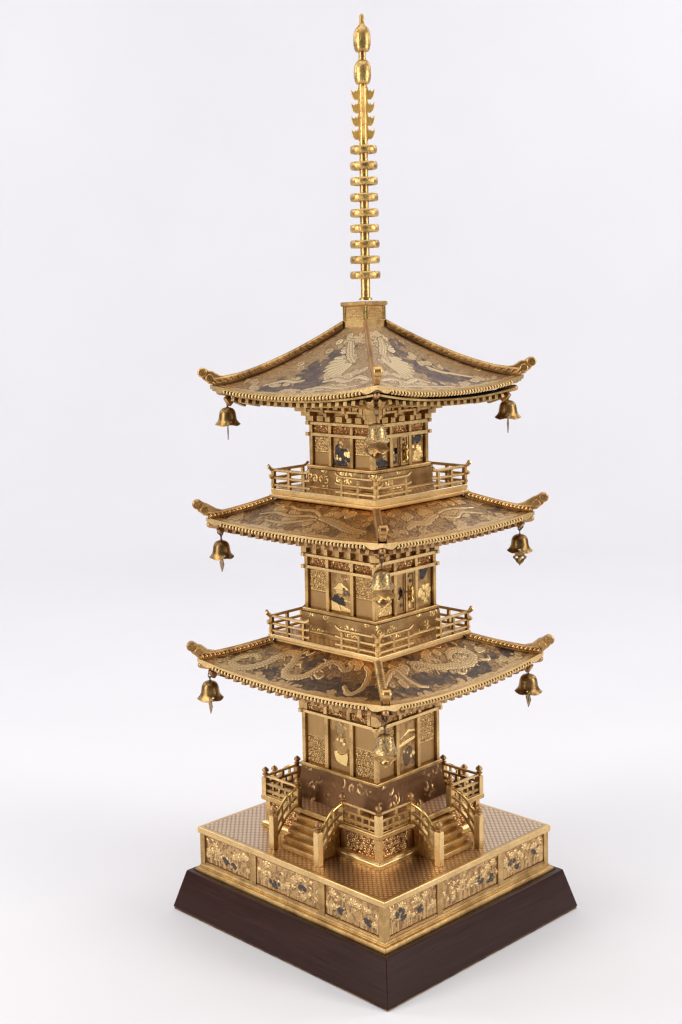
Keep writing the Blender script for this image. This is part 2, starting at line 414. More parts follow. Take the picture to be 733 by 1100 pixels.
def cloud_art(X, Y, edge, seed, dark, brown, pale=(), beast=None, limbs=(), fans=(), ground=.5, line=.7, tone=1.0):
    """roof picture in millimetres: edge = distance from the eave; dark / brown / pale are lists of (x, y, r)"""
    rs = np.random.RandomState(seed)
    h = np.zeros(X.shape); R = np.zeros(X.shape); B = np.zeros(X.shape)
    wx = X+2.6*(fbm(X/5, Y/5, seed)-.5)*2; wy = Y+2.2*(fbm(X/5, Y/5, seed+7)-.5)*2
    # flowing engraved ground
    n = fbm(X/22, Y/10, seed+3, 3)
    ln = sm(.3, .8, np.sin(n*72))
    G = ground*(.5+.9*(fbm(X/9, Y/6, seed+5)-.3))+line*ln*.8
    h += .15*(1-ln)
    def scallops(C, hh, freq, put):
        nonlocal h, R, G, B
        f, d = circles(wx*.5+X*.5, wy*.5+Y*.5, C)
        ins = sm(-.1, .35, f); rim = sm(-.8, -.25, f)*(1-ins)
        arc = sm(-.2, .7, np.sin(d*freq+1.2)); put(ins, rim, arc, hh)
    def put_small(ins, rim, arc, hh):
        nonlocal h, R, G, B
        h = h*(1-ins)+ins*(hh+.18*arc); G = np.where(ins > .5, .50*(1-arc)+.08, G); G = np.maximum(G, .95*rim); B = np.where(ins > .5, tone*.8*arc, B)
    C = [(rs.uniform(X.min(), X.max()), rs.uniform(Y.min(), Y.max()), rs.uniform(1.8, 4.0)) for _ in range(170)]
    C = [c for c in C if fbm(np.array(c[0]/16), np.array(c[1]/9), seed+9) > .52]
    if C: scallops(C, .22, 2.9, put_small)
    Bn = cluster(brown, rs, 6, .7, .4, .35, .75)
    if Bn:
        f, d = circles(wx, wy, Bn); ins = sm(-.6, 1.2, f); G = np.maximum(G, ins*(.72+.3*np.sin(d*3.4))); B *= 1-.8*ins
    D = cluster(dark, rs, 8, .85, .45, .3, .7)
    if D:
        f, d = circles(wx, wy, D); ins = sm(-.2, .5, f+1.6*(fbm(X/2.0, Y/2.0, seed+21)-.5)*2)
        streak = fbm(X/7, Y/3, seed+31, 4); arc = sm(-.1, .8, np.sin(d*2.8+fbm(X/3, Y/3, seed+2)*6))
        R = np.maximum(R, ins*np.clip(.62+.38*sm(.35, .6, streak)-.30*(1-arc), 0, 1))
        rim = sm(-.9, -.2, f)*(1-ins)
        h = np.where(ins > .5, .05+.10*arc, h); B *= 1-ins; G = np.maximum(G, .75*ins); G = np.maximum(G, .5*rim)
    def put_pale(ins, rim, arc, hh):
        nonlocal h, R, G, B
        h = h*(1-ins)+ins*(hh+.2*arc); R *= 1-ins; G = np.where(ins > .5, .42*(1-arc), G); G = np.maximum(G, .9*rim); B = np.where(ins > .5, tone*(.35+.65*arc), B)
    Pc = cluster(pale, rs, 7, .8, .4, .3, .6)
    if Pc: scallops(Pc, .26, 2.5, put_pale)
    for (cx, cy, r0, r1, a0, a1, nf) in fans:         # feather fans
        dx = X-cx; dy = Y-cy; r = np.hypot(dx, dy); t = (np.arctan2(dy, dx)-a0) % (2*PI)
        q = t/(a1-a0); lim = r1*(.78+.22*np.abs(np.sin(q*nf*PI))**.5)*(.75+.5*q*(1-q)*2)
        m = (q > 0) & (q < 1) & (r > r0) & (r < lim)
        qq = q+.05*np.sin(r*.28); fe = np.abs(np.sin(qq*nf*PI))
        barb = .5+.5*np.sin(r*2.8+fe*3)
        h = np.where(m, .15+.35*fe+.06*barb, h); R = np.where(m, 0, R)
        B = np.where(m, tone*(.35+.65*sm(.2, .5, fe)), B); G = np.where(m, .95*(1-sm(.08, .34, fe))+.25*(barb < .25), G)
        rimm = (q > -.02) & (q < 1.02) & (r < lim+.7) & ~m & (r > r0-.5); G = np.where(rimm, 1.0, G)
    def body(P, w, spikes=True, k=1.0):
        nonlocal h, R, G, B
        d, T, sd, L = stroke(X, Y, P, w); t = T/L
        ww = w*(.35+.8*np.sin(PI*np.clip(t*.9+.07, 0, 1))**.6)*(1+.10*np.sin(T*.9))
        saw = np.abs((T/1.7) % 1-.5)*2
        edgew = ww+(1.25*saw*(sd > 0) if spikes else .5*saw)
        ins = sm(edgew+.12, edgew-.22, d); core = np.clip(1-(d/ww)**2, 0, 1)
        rim = sm(edgew+1.3, edgew+.3, d)*(1-ins)
        ds = d*sd; row = np.floor(ds/2.3); ph = (T/3.0+.5*(row % 2)) % 1; fr = ds/2.3-row
        scale_edge = np.hypot((ph-.5)*1.5, fr-.1)
        sc = sm(.55, .75, scale_edge)
        if not spikes: sc = sm(.2, .9, np.sin(ds*3+np.sin(T)*.8))
        belly = (sd < 0) & (d > ww*.45)
        sc = np.where(belly & spikes, sm(.1, .6, np.sin(T*2.6)), sc)
        h = h*(1-ins)+ins*(.2+.38*np.sqrt(core)-.13*sc)
        R = R*(1-ins); G = np.maximum(G*(1-ins), 1.0*rim); G = np.maximum(G, ins*.62*sc)
        B = B*(1-np.maximum(rim, ins))+ins*tone*(.25+.75*(1-sc))*k
    for P, w in limbs: body(P, w, False)
    if beast:
        P = beast[0]; Q = spline(P, 3)
        for i in range(2, len(Q)-1, 2):                 # mane and flames licking off the body
            a = Q[i]; dd = Q[i+1]-Q[i-1]; dd = dd/max(np.hypot(*dd), 1e-6); nn = np.array((-dd[1], dd[0]))*rs.choice((-1, 1))
            e = a+nn*beast[1]*rs.uniform(1.5, 2.6)-dd*rs.uniform(0, 4); m_ = (a+e)/2+dd*rs.uniform(-1.5, 1.5)
            body([tuple(a), tuple(m_), tuple(e)], .75, False, .8)
        body(P, beast[1])
    # scalloped gilt border along the eave
    bw = 3.2+1.4*np.abs(np.sin(X/3.7+1.4*np.sin(X/9)))+1.5*np.abs(np.sin(X/11+seed))
    m = sm(bw+.25, bw-.15, edge); rim = sm(bw+1.1, bw+.3, edge)*(1-m)
    lnb = sm(.3, .9, np.sin(fbm(X/12, Y/3, seed+77, 2)*60))
    h = h*(1-m)+.35*m; B = B*(1-m)+.55*m*(1-lnb); G = np.maximum(G*(1-m), .85*rim); G = np.maximum(G, m*.3*lnb*(edge > 1.6)); R = R*(1-m)
    m2 = sm(.45, .25, np.abs(edge-1.6)); h -= .2*m2; G = np.maximum(G, .6*m2)
    return h, np.stack([R, np.clip(G, 0, 1), np.clip(B, 0, 1)], -1)

# ------------------------------------------------------------------ tiers (each storey sits a touch turned on the one below)
def tier(a, dx, dy, tilt=(0, 0, 0)):
    M = Matrix.Translation((dx, dy, 0)) @ Matrix.Rotation(a*.01, 4, 'Z')
    T = Matrix.Translation((0, 0, 440+tilt[2])) @ Matrix.Rotation(tilt[1], 4, 'X') @ Matrix.Rotation(-tilt[0], 4, 'Y') @ Matrix.Translation((0, 0, -440))
    return T @ M
T0 = I4
T1 = tier(2.579, -.317, .352)
T2 = tier(1.450, .643, -.717)
T3 = tier(.750, .836, -.933)
T4 = tier(1.093, -.125, .139, (-.0142, -.0278, -1.7))
T4u = tier(1.093, -.125, .139, (-.034, -.020, 0.0))

# ------------------------------------------------------------------ backdrop
mb = MB(); P = []
prof = [(-3000, 0), (-1500, 0), (0, 0), (800, 0), (1500, 0)] + [(1500+900*math.sin(t), 900-900*math.cos(t)) for t in np.linspace(.1, PI/2, 14)] + [(2400, 1600), (2400, 3600)]
rows = []
for a, z in prof:
    rows.append([list(FL*a+RL*r+Vector((0, 0, z))) for r in np.linspace(-3600, 3600, 9)])
mb.grid(np.array(rows))
bd = obj('backdrop', mb, M_paper, None, bevel=0, smooth=80)
bd['kind'] = 'structure'; bd['label'] = 'seamless white studio paper sweep under and behind the pagoda'

# ------------------------------------------------------------------ wooden stand
stand = thing('wooden_stand', 'dark brown lacquered wooden plinth with sloping sides under the gilt pagoda', 'stand')
mb = MB().tower([(118.9, 1.2), (120.0, 2.4), (111.6, 33.4), (111.0, 34.5), (107.2, 34.5), (106.9, 30.0)], cap=False)
mb.add([(-106.9, -106.9, 30), (106.9, -106.9, 30), (106.9, 106.9, 30), (-106.9, 106.9, 30)], [(0, 1, 2, 3)])
mb.add([(-118.9, -118.9, 1.2), (118.9, -118.9, 1.2), (118.9, 118.9, 1.2), (-118.9, 118.9, 1.2)], [(3, 2, 1, 0)])
obj('plinth_body', mb, M_wood, stand, bevel=.5)
obj('bottom_edge', MB().tower([(118.6, 0.02), (119.4, .4), (119.4, 1.15), (118.6, 1.19)]), M_edge, stand, bevel=.1)

# ------------------------------------------------------------------ pagoda
pagoda = thing('pagoda', 'gilt metal model of a three storey pagoda with inlaid roofs and tall ringed spire', 'model pagoda', Matrix.Translation((0, 0, 30.05)))

# --- base
base = obj('base', MB().tower([(101.2, 36), (101.2, 68)]), M_bronze, pagoda)
obj('plinth_molding', MB().tower([(104.6, 30.05), (105.9, 31.5), (106.0, 36.0), (105.2, 37.6), (103.2, 38.2), (103.2, 39.4), (102.3, 40.6), (102.3, 42.2), (101.3, 42.2)], cap=True), M_gold, base)
mb = MB().tower([(101.3, 66.6), (103.3, 67.2), (104.0, 68.0), (104.0, 72.2), (103.5, 72.7), (100.6, 72.7), (100.4, 72.4)])
obj('top_slab', mb, M_pale, base, bevel=.35)
mb = MB(); mb.grid(np.array([[(x, y, 72.75) for x in np.linspace(-100.4, 100.4, 9)] for y in np.linspace(-100.4, 100.4, 9)]))
mb.add([(-100.4, -100.4, 72.72), (100.4, -100.4, 72.72), (100.4, 100.4, 72.72), (-100.4, 100.4, 72.72)], [(0, 1, 2, 3)])
obj('patterned_deck', mb, M_deck, base, bevel=0)
first = {}
for k in range(4):
    for u in (-38.2, 38.2):
        b = MB().box(u-3.4, u+3.4, -102.6, -101, 41, 66.9)
        o = obj('panel_post', b, M_gold, base, RZ(k)) if ('pp', u) not in first else dup(first[('pp', u)], RZ(k))
        first.setdefault(('pp', u), o)
    b = MB().box(-102.7, -97.0, -102.7, -97.0, 40.4, 66.9)
    o = obj('corner_post', b, M_gold, base, RZ(k)) if 'cp' not in first else dup(first['cp'], RZ(k)); first.setdefault('cp', o)

def relief_obj(name, fn, u0, u1, z0, z1, w, step, mat, parent, M, rim=0.0, lab=None):
    """relief plate on the -y side at depth w; fn(X,Y,W,H) -> height mm, design"""
    W, H = u1-u0, z1-z0; nx = max(int(W/step), 8); ny = max(int(H/step), 8)
    U, V = np.meshgrid(np.linspace(0, W, nx+1), np.linspace(0, H, ny+1))
    h, D = fn(U, V, W, H)
    P = np.stack([u0+U, -(w+h), z0+V], -1)
    mb = MB().grid(P); nv = len(mb.v)
    # closed back so the plate has thickness
    mb.add([(u0, -w+1, z0), (u1, -w+1, z0), (u1, -w+1, z1), (u0, -w+1, z1)], [(3, 2, 1, 0)])
    nxx = nx+1
    bot = list(range(nxx)); top = [ny*nxx+i for i in range(nxx)]; lef = [j*nxx for j in range(ny+1)]; rig = [j*nxx+nx for j in range(ny+1)]
    mb.f += [tuple(bot[::-1])+(nv, nv+1), tuple(top)+(nv+2, nv+3), tuple(lef)+(nv+3, nv), tuple(rig[::-1])+(nv+1, nv+2)]
    D2 = np.concatenate([D.reshape(-1, 3), np.zeros((4, 3))])
    return obj(name, mb, mat, parent, M, bevel=0, smooth=60, design=D2, recalc=False, label=lab)

def flower_panel(seed):
    def fn(X, Y, W, H):
        rs = np.random.RandomState(seed)
        h = .25*fbm(X/1.2, Y/2.5, seed); R = np.zeros(X.shape); G = .60*sm(.42, .62, fbm(X/2.3, Y/2.8, seed+4))+.2; B = np.zeros(X.shape)
        # upright reeds and leaves rising from the bottom
        for _ in range(26):
            x = rs.uniform(0, W); t = rs.uniform(.35, .95)*H; lean = rs.uniform(-6, 6); w = rs.uniform(.45, 1.15)
            cx = x+lean*(Y/H)**2; d = np.abs(X-cx); ww = w*np.clip(1-Y/t, 0, 1)**.4
            m = (d < ww) & (Y < t); hh = .35+.55*np.sqrt(np.clip(1-(d/np.maximum(ww, 1e-3))**2, 0, 1))
            g = m & (hh > h); h = np.where(g, hh, h); G = np.where(g, .10+.4*(d > ww*.6), G); B = np.where(g, .35*(d < ww*.35), B)
        # curling tendrils
        for _ in range(16):
            x, y = rs.uniform(0, W), rs.uniform(H*.2, H*.95); r = rs.uniform(1.6, 3.0)
            dd = np.abs(np.hypot(X-x, Y-y)-r); m = sm(.42, .12, dd)*(np.arctan2(Y-y, X-x) > rs.uniform(-3, -.8)); h = np.maximum(h, .65*m); G = G*(1-m); B = np.maximum(B, .5*m)
        # flowers with petals
        for i in range(15):
            x = (i+.5)/15*W+rs.uniform(-2, 2); y = rs.uniform(.22, .88)*H; r = rs.uniform(2.4, 4.6); npet = rs.choice([5, 6, 7]); ph = rs.rand()*6
            dx, dy = X-x, (Y-y)*1.15; q = np.hypot(dx, dy); t = np.arctan2(dy, dx)
            rr = r*(.68+.32*np.abs(np.cos(npet*t/2+ph)))
            m = q < rr; hh = .6+.35*np.clip(1-(q/rr)**2, 0, 1)**.5*np.abs(np.cos(npet*t/2+ph))**.4+.3*(q < r*.22)
            ed = np.abs(q-rr) < .28
            h = np.where(m, np.maximum(hh, h), h); G = np.where(m, .45*(np.abs(np.cos(npet*t/2+ph)) < .25), G); G = np.where(ed, .95, G); B = np.where(m, .38, B); R = np.where(m, 0, R)
        # a few dark inlaid leaves
        for i in range(2+seed % 2):
            x = rs.uniform(.1, .9)*W; y = rs.uniform(.25, .62)*H
            C = [(x+rs.normal(0, 1.9), y+rs.normal(0, 1.5), rs.uniform(1.1, 2.3)) for _ in range(6)]
            f, d = circles(X+fbm(X, Y, seed)*1.5, Y, C); m = sm(0, .3, f)
            R = np.maximum(R, m); h = np.where(m > .5, .8+.2*np.sin(d*4), h); B *= 1-m; G = np.maximum(G*(1-m), .8*sm(-.5, 0, f)*(1-m))
        e = np.minimum(np.minimum(X, W-X), np.minimum(Y, H-Y)); k = sm(.2, .9, e); h *= k; G = np.maximum(G, 1-k)
        return h, np.stack([R, G, B], -1)
    return fn
spans = [(-96.6, -41.8), (-34.6, 34.6), (41.8, 96.6)]
for k in (0, 1):
    for i, (a, b) in enumerate(spans):
        o = relief_obj('relief_panel', flower_panel(11+k*3+i), a, b, 43.2, 66.2, 101.25, .42, M_inlay, base, RZ(k),
                       lab='flower relief panel with dark inlaid leaves')
        dup(o, RZ(2))
    fr = MB()
    for a, b in spans:
        fr.box(a, b, -102.3, -101.2, 42.2, 43.2)
        fr.box(a, b, -101.9, -101.2, 66.2, 66.9)
    o = obj('panel_frame', fr, M_bronze, base, RZ(k), bevel=.15); dup(o, RZ(2))

# --- terrace with its railing and four flights of stairs
TW = 62.0
terrace = obj('terrace', MB().tower([(TW-1, 72.8), (TW-1, 98)]), M_bronze, pagoda, label='raised terrace under the lowest storey')
obj('base_molding', MB().tower([(65.6, 72.8), (65.6, 76.6), (64.6, 77.6), (63.2, 78.4), (62.6, 78.8)]), M_pale, terrace)
obj('deck_edge', MB().tower([(TW, 95.6), (64.6, 96.2), (65.6, 97.0), (65.6, 100.2), (65.0, 100.7), (62.8, 100.7), (62.6, 100.4)]), M_gold, terrace)
mb = MB().grid(np.array([[(x, y, 100.75) for x in (-62.6, 0, 62.6)] for y in (-62.6, 0, 62.6)]))
mb.add([(-62.6, -62.6, 100.6), (62.6, -62.6, 100.6), (62.6, 62.6, 100.6), (-62.6, 62.6, 100.6)], [(0, 1, 2, 3)])
obj('patterned_deck', mb, M_deck, terrace, bevel=0)

def scroll_panel(seed, cell=3.4):
    def fn(X, Y, W, H):
        h = curls(X, Y, cell, seed); m = sm(.25, .6, h)
        e = np.minimum(np.minimum(X, W-X), np.minimum(Y, H-Y)); k = sm(.3, .8, e)
        return .55*h*k, np.stack([0*X, (1-m*k), .25*m*k], -1)
    return fn
def onion(mb, x, y, z, r, hgt):
    pr = [(r*.55, 0), (r*.62, .08), (r*.5, .14), (r*.9, .22), (r*1.0, .30), (r*.55, .38), (r*.55, .46), (r*.95, .56), (r*1.02, .66), (r*.8, .8), (r*.35, .92), (.12, 1.0)]
    return mb.lathe([(a, z+b*hgt) for a, b in pr], x, y, 14)

for k in (0, 1):
    for a, b in ((-58.2, -27.5), (27.5, 58.2)):
        o = relief_obj('lattice_panel', scroll_panel(40+k*2+(a > 0), 4.2), a, b, 79.2, 95.2, 61.4, .42, M_scroll, terrace, RZ(k)); dup(o, RZ(2))
mb = MB().box(-62.9, -58.0, -62.9, -58.0, 78.4, 96.0); o = obj('corner_pillar', mb, M_pale, terrace)
for k in (1, 2, 3): dup(o, RZ(k))

RY = 62.6
def terrace_rail(sgn):
    """railing from the corner (|u|=60) to the stair newel (|u|=24.5)"""
    root = None
    u0, u1 = (-60.5, -24.8) if sgn < 0 else (24.8, 60.5)
    top = MB().tube([(u0, -RY, 116.6), (u1, -RY, 116.6)], 1.15, 10)
    root = obj('railing', top, M_pale, pagoda, bevel=0)
    m2 = MB().box(u0, u1, -RY-1.2, -RY+1.2, 109.6, 111.6); m2.box(u0, u1, -RY-1.4, -RY+1.4, 103.4, 106.0)
    m2.box(u0, u1, -RY-1.8, -RY+1.8, 100.8, 101.9)
    obj('lower_rail', m2, M_gold, root)
    for t in (.2, .4, .6, .8):
        u = u0+(u1-u0)*t
        obj('strut', MB().box(u-1.2, u+1.2, -RY-.9, -RY+.9, 106.0, 109.6), M_gold, root)
        obj('strut', MB().box(u-1.2, u+1.2, -RY-.9, -RY+.9, 101.9, 103.4), M_gold, root)
    u = (u0+u1)/2
    obj('strut', MB().box(u-1.4, u+1.4, -RY-1.0, -RY+1.0, 111.6, 115.7), M_gold, root)
    return root
for sgn in (-1, 1):
    r = terrace_rail(sgn)
    for k in (1, 2, 3): dup(r, RZ(k))
mb = MB().tower([(2.5, 98), (2.5, 115.2), (2.2, 116.0)]).rot(Matrix.Translation((-RY, -RY, 0)))
post = obj('railing_post', mb, M_pale, pagoda)
obj('finial_cap', onion(MB(), -RY, -RY, 116.0, 2.9, 8.6), M_bronze, post, bevel=0)
for k in (1, 2, 3): dup(post, RZ(k))

def staircase():
    root = obj('staircase', MB().box(-19.6, 19.6, -67.0, -61.5, 73.1, 92.0), M_bronze, pagoda)
    n = 5
    for i in range(n):
        z1 = 77.6+i*4.55; y0 = -(88.0-i*4.9)
        zb = 72.85 if i == 0 else z1-4.55
        t = MB().box(-21.6, 21.6, y0, y0+7.4, z1-2.9, z1)
        t.box(-20.9+.12*i, 20.9-.12*i, y0+.9, y0+5.6 if i < 4 else -61.6, 72.9+.03*i, z1-2.93)
        obj('step', t, M_gold, root, bevel=.35)
    for sx in (-1, 1):
        x = 24.9*sx
        lo = MB().tower([(2.7, 72.85), (2.7, 99.4), (2.3, 100.4)]).rot(Matrix.Translation((x, -91.0, 0)))
        p = obj('newel_post', lo, M_pale, root)
        obj('finial_cap', onion(MB(), x, -91.0, 100.3, 3.0, 9.0), M_bronze, p, bevel=0)
        hi = MB().tower([(2.5, 98.5), (2.5, 115.0), (2.2, 116.0)]).rot(Matrix.Translation((x, -RY, 0)))
        p = obj('newel_post', hi, M_gold, root)
        obj('finial_cap', onion(MB(), x, -RY, 116.0, 2.9, 8.8), M_bronze, p, bevel=0)
        def arc(z0, z1, bul, y0=-90, y1=-63.5):
            c = []
            for j in range(17):
                t = j/16; c.append((x, y0+(y1-y0)*t, z0+(z1-z0)*t+bul*math.sin(PI*t)*(1-.25*t)))
            return c
        h = obj('handrail', MB().tube(arc(94.5, 115.5, 6.4), 1.25, 10), M_shine, root, bevel=0)
        obj('lower_rail', MB().tube(arc(87.0, 108.8, 5.8), 1.2, 4), M_gold, h, bevel=.2)
        obj('lower_rail', MB().tube(arc(79.5, 102.5, 5.2), 1.3, 4), M_gold, h, bevel=.2)
        for t in (.33, .66):
            y = -90+26.5*t; zt = 94.5+21*t+6.0*math.sin(PI*t)*(1-.25*t)
            obj('strut', MB().box(x-.8, x+.8, y-1.1, y+1.1, zt-14, zt-.6), M_gold, h)
    return root
st = staircase()
for k in (1, 2, 3): dup(st, RZ(k))

# ------------------------------------------------------------------ storeys
def plain_weave(X, Y):
    return .06*(np.sin(X*5)*np.sin(Y*5) > .0)
def wall_panel(seed, scroll_top=True, split=.55, cell=2.6):
    def fn(X, Y, W, H):
        h = curls(X, Y, cell, seed); m = sm(.2, .55, h)
        on = (Y > H*(1-split)) if scroll_top else (Y < H*split)
        e = np.minimum(np.minimum(X, W-X), np.minimum(Y, H-Y)); k = sm(.5, 1.0, e)
        fl = plain_weave(X, Y)
        hh = np.where(on, .5*h, fl); yb = H*(1-split) if scroll_top else H*split
        line = np.abs(Y-yb) < .4
        G = np.where(on, .95*(1-m), .32+.2*fbm(X/4, Y/9, seed)); B = np.where(on, .35*m, 0)
        hh = np.where(line, .35, hh)*k; G = np.where(line, .1, G)
        return hh, np.stack([0*X, np.maximum(G, .8*(1-k)), B*k], -1)
    return fn
def scene_panel(seed, motif):
    def fn(X, Y, W, H):
        h = .15*curls(X, Y, 3.0, seed+3, .7); G = .35+.5*sm(.4, .65, fbm(X/4, Y/6, seed)); B = np.zeros(X.shape); R = np.zeros(X.shape)
        u, v = X/W, Y/H
        def poly(pts, hh, r=0, g=0, b=.7):
            nonlocal h, R, G, B
            ins = np.zeros(X.shape, bool); n = len(pts)
            for i in range(n):
                (x0, y0), (x1, y1) = pts[i], pts[(i+1) % n]
                c = ((y0 > v) != (y1 > v)) & (u < (x1-x0)*(v-y0)/(y1-y0+1e-9)+x0); ins ^= c
            h = np.where(ins, hh+.08*fbm(X*2, Y*2, seed), h); R = np.where(ins, r, R); G = np.where(ins, g, G); B = np.where(ins, b, B)
        def blob(cx, cy, r, hh, rr=0, g=0, b=.7, n=6, seed2=0):
            nonlocal h, R, G, B
            rs = np.random.RandomState(seed+seed2)
            C = [((cx+rs.normal(0, r*.7))*W, (cy+rs.normal(0, r*.35))*H, r*W*rs.uniform(.35, .7)) for _ in range(n)]
            f, d = circles(X, Y, C); m = f > 0
            h = np.where(m, hh+.12*np.sin(d*5), h); R = np.where(m, rr, R); G = np.where(m, g, G); B = np.where(m, b, B)
        if motif == 'beast':
            blob(.5, .82, .22, .4, .3, .5, .2); blob(.55, .6, .12, .5, 0, .1, .8, 4, 3)
            poly([(.22, .36), (.3, .40), (.42, .34), (.6, .33), (.72, .36), (.85, .40), (.88, .30), (.84, .14), (.70, .12), (.5, .15), (.34, .18), (.26, .26)], .9, 0, 0, 1)
            h = np.where(v < .14, .05, h); G = np.where(v < .14, .6, G)
        elif motif == 'shrine':
            poly([(.08, .58), (.25, .64), (.38, .74), (.52, .76), (.66, .68), (.88, .60), (.7, .57), (.2, .56)], .7)
            poly([(.25, .57), (.7, .58), (.68, .47), (.27, .47)], .5, 0, .2, .6); poly([(.05, .36), (.98, .33), (.98, .29), (.05, .31)], .6)
            blob(.38, .34, .22, .7, 1, 0, 0, 7); poly([(.2, .25), (.75, .27), (.7, .20), (.3, .2)], .6, 1, 0, 0)
            poly([(.0, .28), (.35, .22), (.5, .02), (.05, .02)], .6, 0, .1, .9); poly([(.45, .18), (.95, .10), (.95, .04), (.5, .04)], .5)
            blob(.72, .52, .12, .5, .8, 0, 0, 4, 5); blob(.7, .86, .06, .6, 0, 0, 1, 2, 8)
        elif motif == 'tree':
            blob(.45, .52, .26, .6, 1, 0, 0, 8); blob(.55, .2, .3, .6, 1, 0, 0, 8, 2); blob(.82, .45, .16, .5, 0, 0, 1, 4, 3)
            blob(.3, .35, .12, .5, 0, 0, .8, 3, 4); blob(.35, .8, .12, .4, .5, .2, 0, 4, 5)
        elif motif == 'hills':
            poly([(.05, .62), (.35, .70), (.62, .80), (.97, .76), (.97, .72), (.6, .74)], .6, 0, 0, 1)
            poly([(.0, .52), (.5, .60), (.98, .64), (.98, .58), (.4, .52), (.0, .48)], .7, 0, 0, 1)
            blob(.5, .22, .3, .6, .75, .3, 0, 8); blob(.85, .28, .12, .5, 0, 0, 1, 3, 2); blob(.45, .38, .07, .5, 0, 0, 1, 2, 4)
        elif motif == 'pine':
            blob(.45, .80, .26, .7, 1, 0, 0, 7); blob(.45, .42, .25, .6, 0, 0, .9, 7, 2); blob(.75, .45, .2, .5, 0, .1, 1, 5, 3)
            blob(.6, .15, .3, .5, .1, .3, .6, 7, 4)
        elif motif == 'dark':
            blob(.4, .3, .35, .5, 1, 0, 0, 9); blob(.65, .45, .15, .6, 0, 0, 1, 4, 2); blob(.5, .75, .2, .4, .4, .4, 0, 6, 3)
        elif motif == 'waves':
            n = fbm(X/7, Y/3, seed, 2); h = .5*np.abs(np.sin(n*38)); B = .6*(h > .3); G = .6*(h < .15)
            blob(.4, .75, .14, .7, 0, 0, 1, 4)
        e = np.minimum(np.minimum(X, W-X), np.minimum(Y, H-Y)); k = sm(.4, .9, e); h = h*k; G = np.maximum(G, .85*(1-k)); R *= k; B *= k
        return h, np.stack([R, G, B], -1)
    return fn
def frieze_panel(seed):
    def fn(X, Y, W, H):
        h = curls(X, Y, 4.2, seed); m = sm(.2, .5, h); e = np.minimum(np.minimum(X, W-X), np.minimum(Y, H-Y)); k = sm(.1, .6, e)
        return 1.1*h*k, np.stack([0*X, (1-m*k), .5*m*k], -1)
    return fn
def engraved_band(seed, amount=.55, cell=6.5):
    def fn(X, Y, W, H):
        h = curls(X, Y, cell, seed, .7); f = sm(amount-.05, amount+.15, fbm(X/9, Y/6, seed)); m = sm(.3, .7, h)*f
        G = .35+.4*fbm(X/6, Y/4, seed+2); return .45*m, np.stack([0*X, G*(1-m), m], -1)
    return fn

def storey(T, z0, zc, zb, zb2, ww, cc, cw, panels, lab, seed, base_fn, base_prof, base_mat, frieze_top):
    """z0 wall bottom, zb lower beam z, zb2 upper beam z (or None), ww wall half width, cc column centres, cw column half width"""
    top = zb2 if zb2 else zb
    root = obj('storey', MB().tower([(ww-1.2, z0-2), (ww-1.2, frieze_top)]), M_bronze, pagoda, T, label=lab)
    obj('sill_molding', MB().tower([(ww+2.2, z0-3.6), (ww+3.0, z0-3.0), (ww+3.0, z0-.8), (ww+2.4, z0-.2), (ww-1, z0)]), M_gold, root, T)
    def beam(z, ext):
        b = MB()
        y = -(ww+2.6)
        b.box(-(ww+ext), ww+ext, y, y+3.2, z, z+2.8)
        o = obj('beam', b, M_pale, root, T, bevel=.3)
        dup(o, T @ RZ(2) @ T.inverted())
        b = MB(); b.box(-(ww+ext-.25), ww+ext-.25, y+.15, y+3.0, z+.14, z+2.66)
        o = obj('beam', b, M_pale, root, T @ RZ(1), bevel=.3); dup(o, T @ RZ(2) @ T.inverted())
    beam(zb, 4.6)
    if zb2: beam(zb2, 4.6)
    # corner posts and columns
    c = MB().box(-(ww+1.4), -(ww-2.0), -(ww+1.4), -(ww-2.0), z0-.3, top)
    p = obj('column', c, M_gold, root, T)
    for k in (1, 2, 3): dup(p, T @ RZ(k) @ T.inverted())
    for u in (-cc, cc):
        c = MB().box(u-cw, u+cw, -(ww+1.3), -(ww-1.3), z0-.3, top)
        p = obj('column', c, M_gold, root, T)
        for k in (1, 2, 3): dup(p, T @ RZ(k) @ T.inverted())
    for k in (0, 1):
        for i, (a, b) in enumerate(((-(ww-2.1), -cc-cw), (-cc+cw, cc-cw), (cc+cw, ww-2.1))):
            fn = panels[k][i]
            if fn is not None:
                o = relief_obj('wall_panel', fn, a+.2, b-.2, z0+.2, zb-.1, ww-1.0, .36, M_wallp, root, T @ RZ(k)); dup(o, T @ RZ(2) @ T.inverted())
            if zb2:
                o = relief_obj('frieze_panel', frieze_panel(seed+k*3+i), a+.2, b-.2, zb+2.9, zb2-.1, ww-1.0, .42, M_scroll, root, T @ RZ(k)); dup(o, T @ RZ(2) @ T.inverted())
        if base_fn:
            nx, ny = 180, 22
            w0, za, w1, zz = base_prof[0][0], base_prof[0][1], base_prof[-1][0], base_prof[-1][1]
            U, V = np.meshgrid(np.linspace(0, 1, nx+1), np.linspace(0, 1, ny+1))
            Wd = np.interp(V, np.linspace(0, 1, len(base_prof)), [q[0] for q in base_prof]); Z = za+(zz-za)*V
            h, D = base_fn(seed+50+k)(U*2*w0, V*(zz-za), 2*w0, zz-za)
            h = h*(1-np.abs(U*2-1)**30)
            P = np.stack([(U*2-1)*Wd, -(Wd+h), Z], -1)
            o = obj('waist', MB().grid(P), base_mat, root, T @ RZ(k), bevel=0, smooth=60, design=D, recalc=False); dup(o, T @ RZ(2) @ T.inverted())
    return root

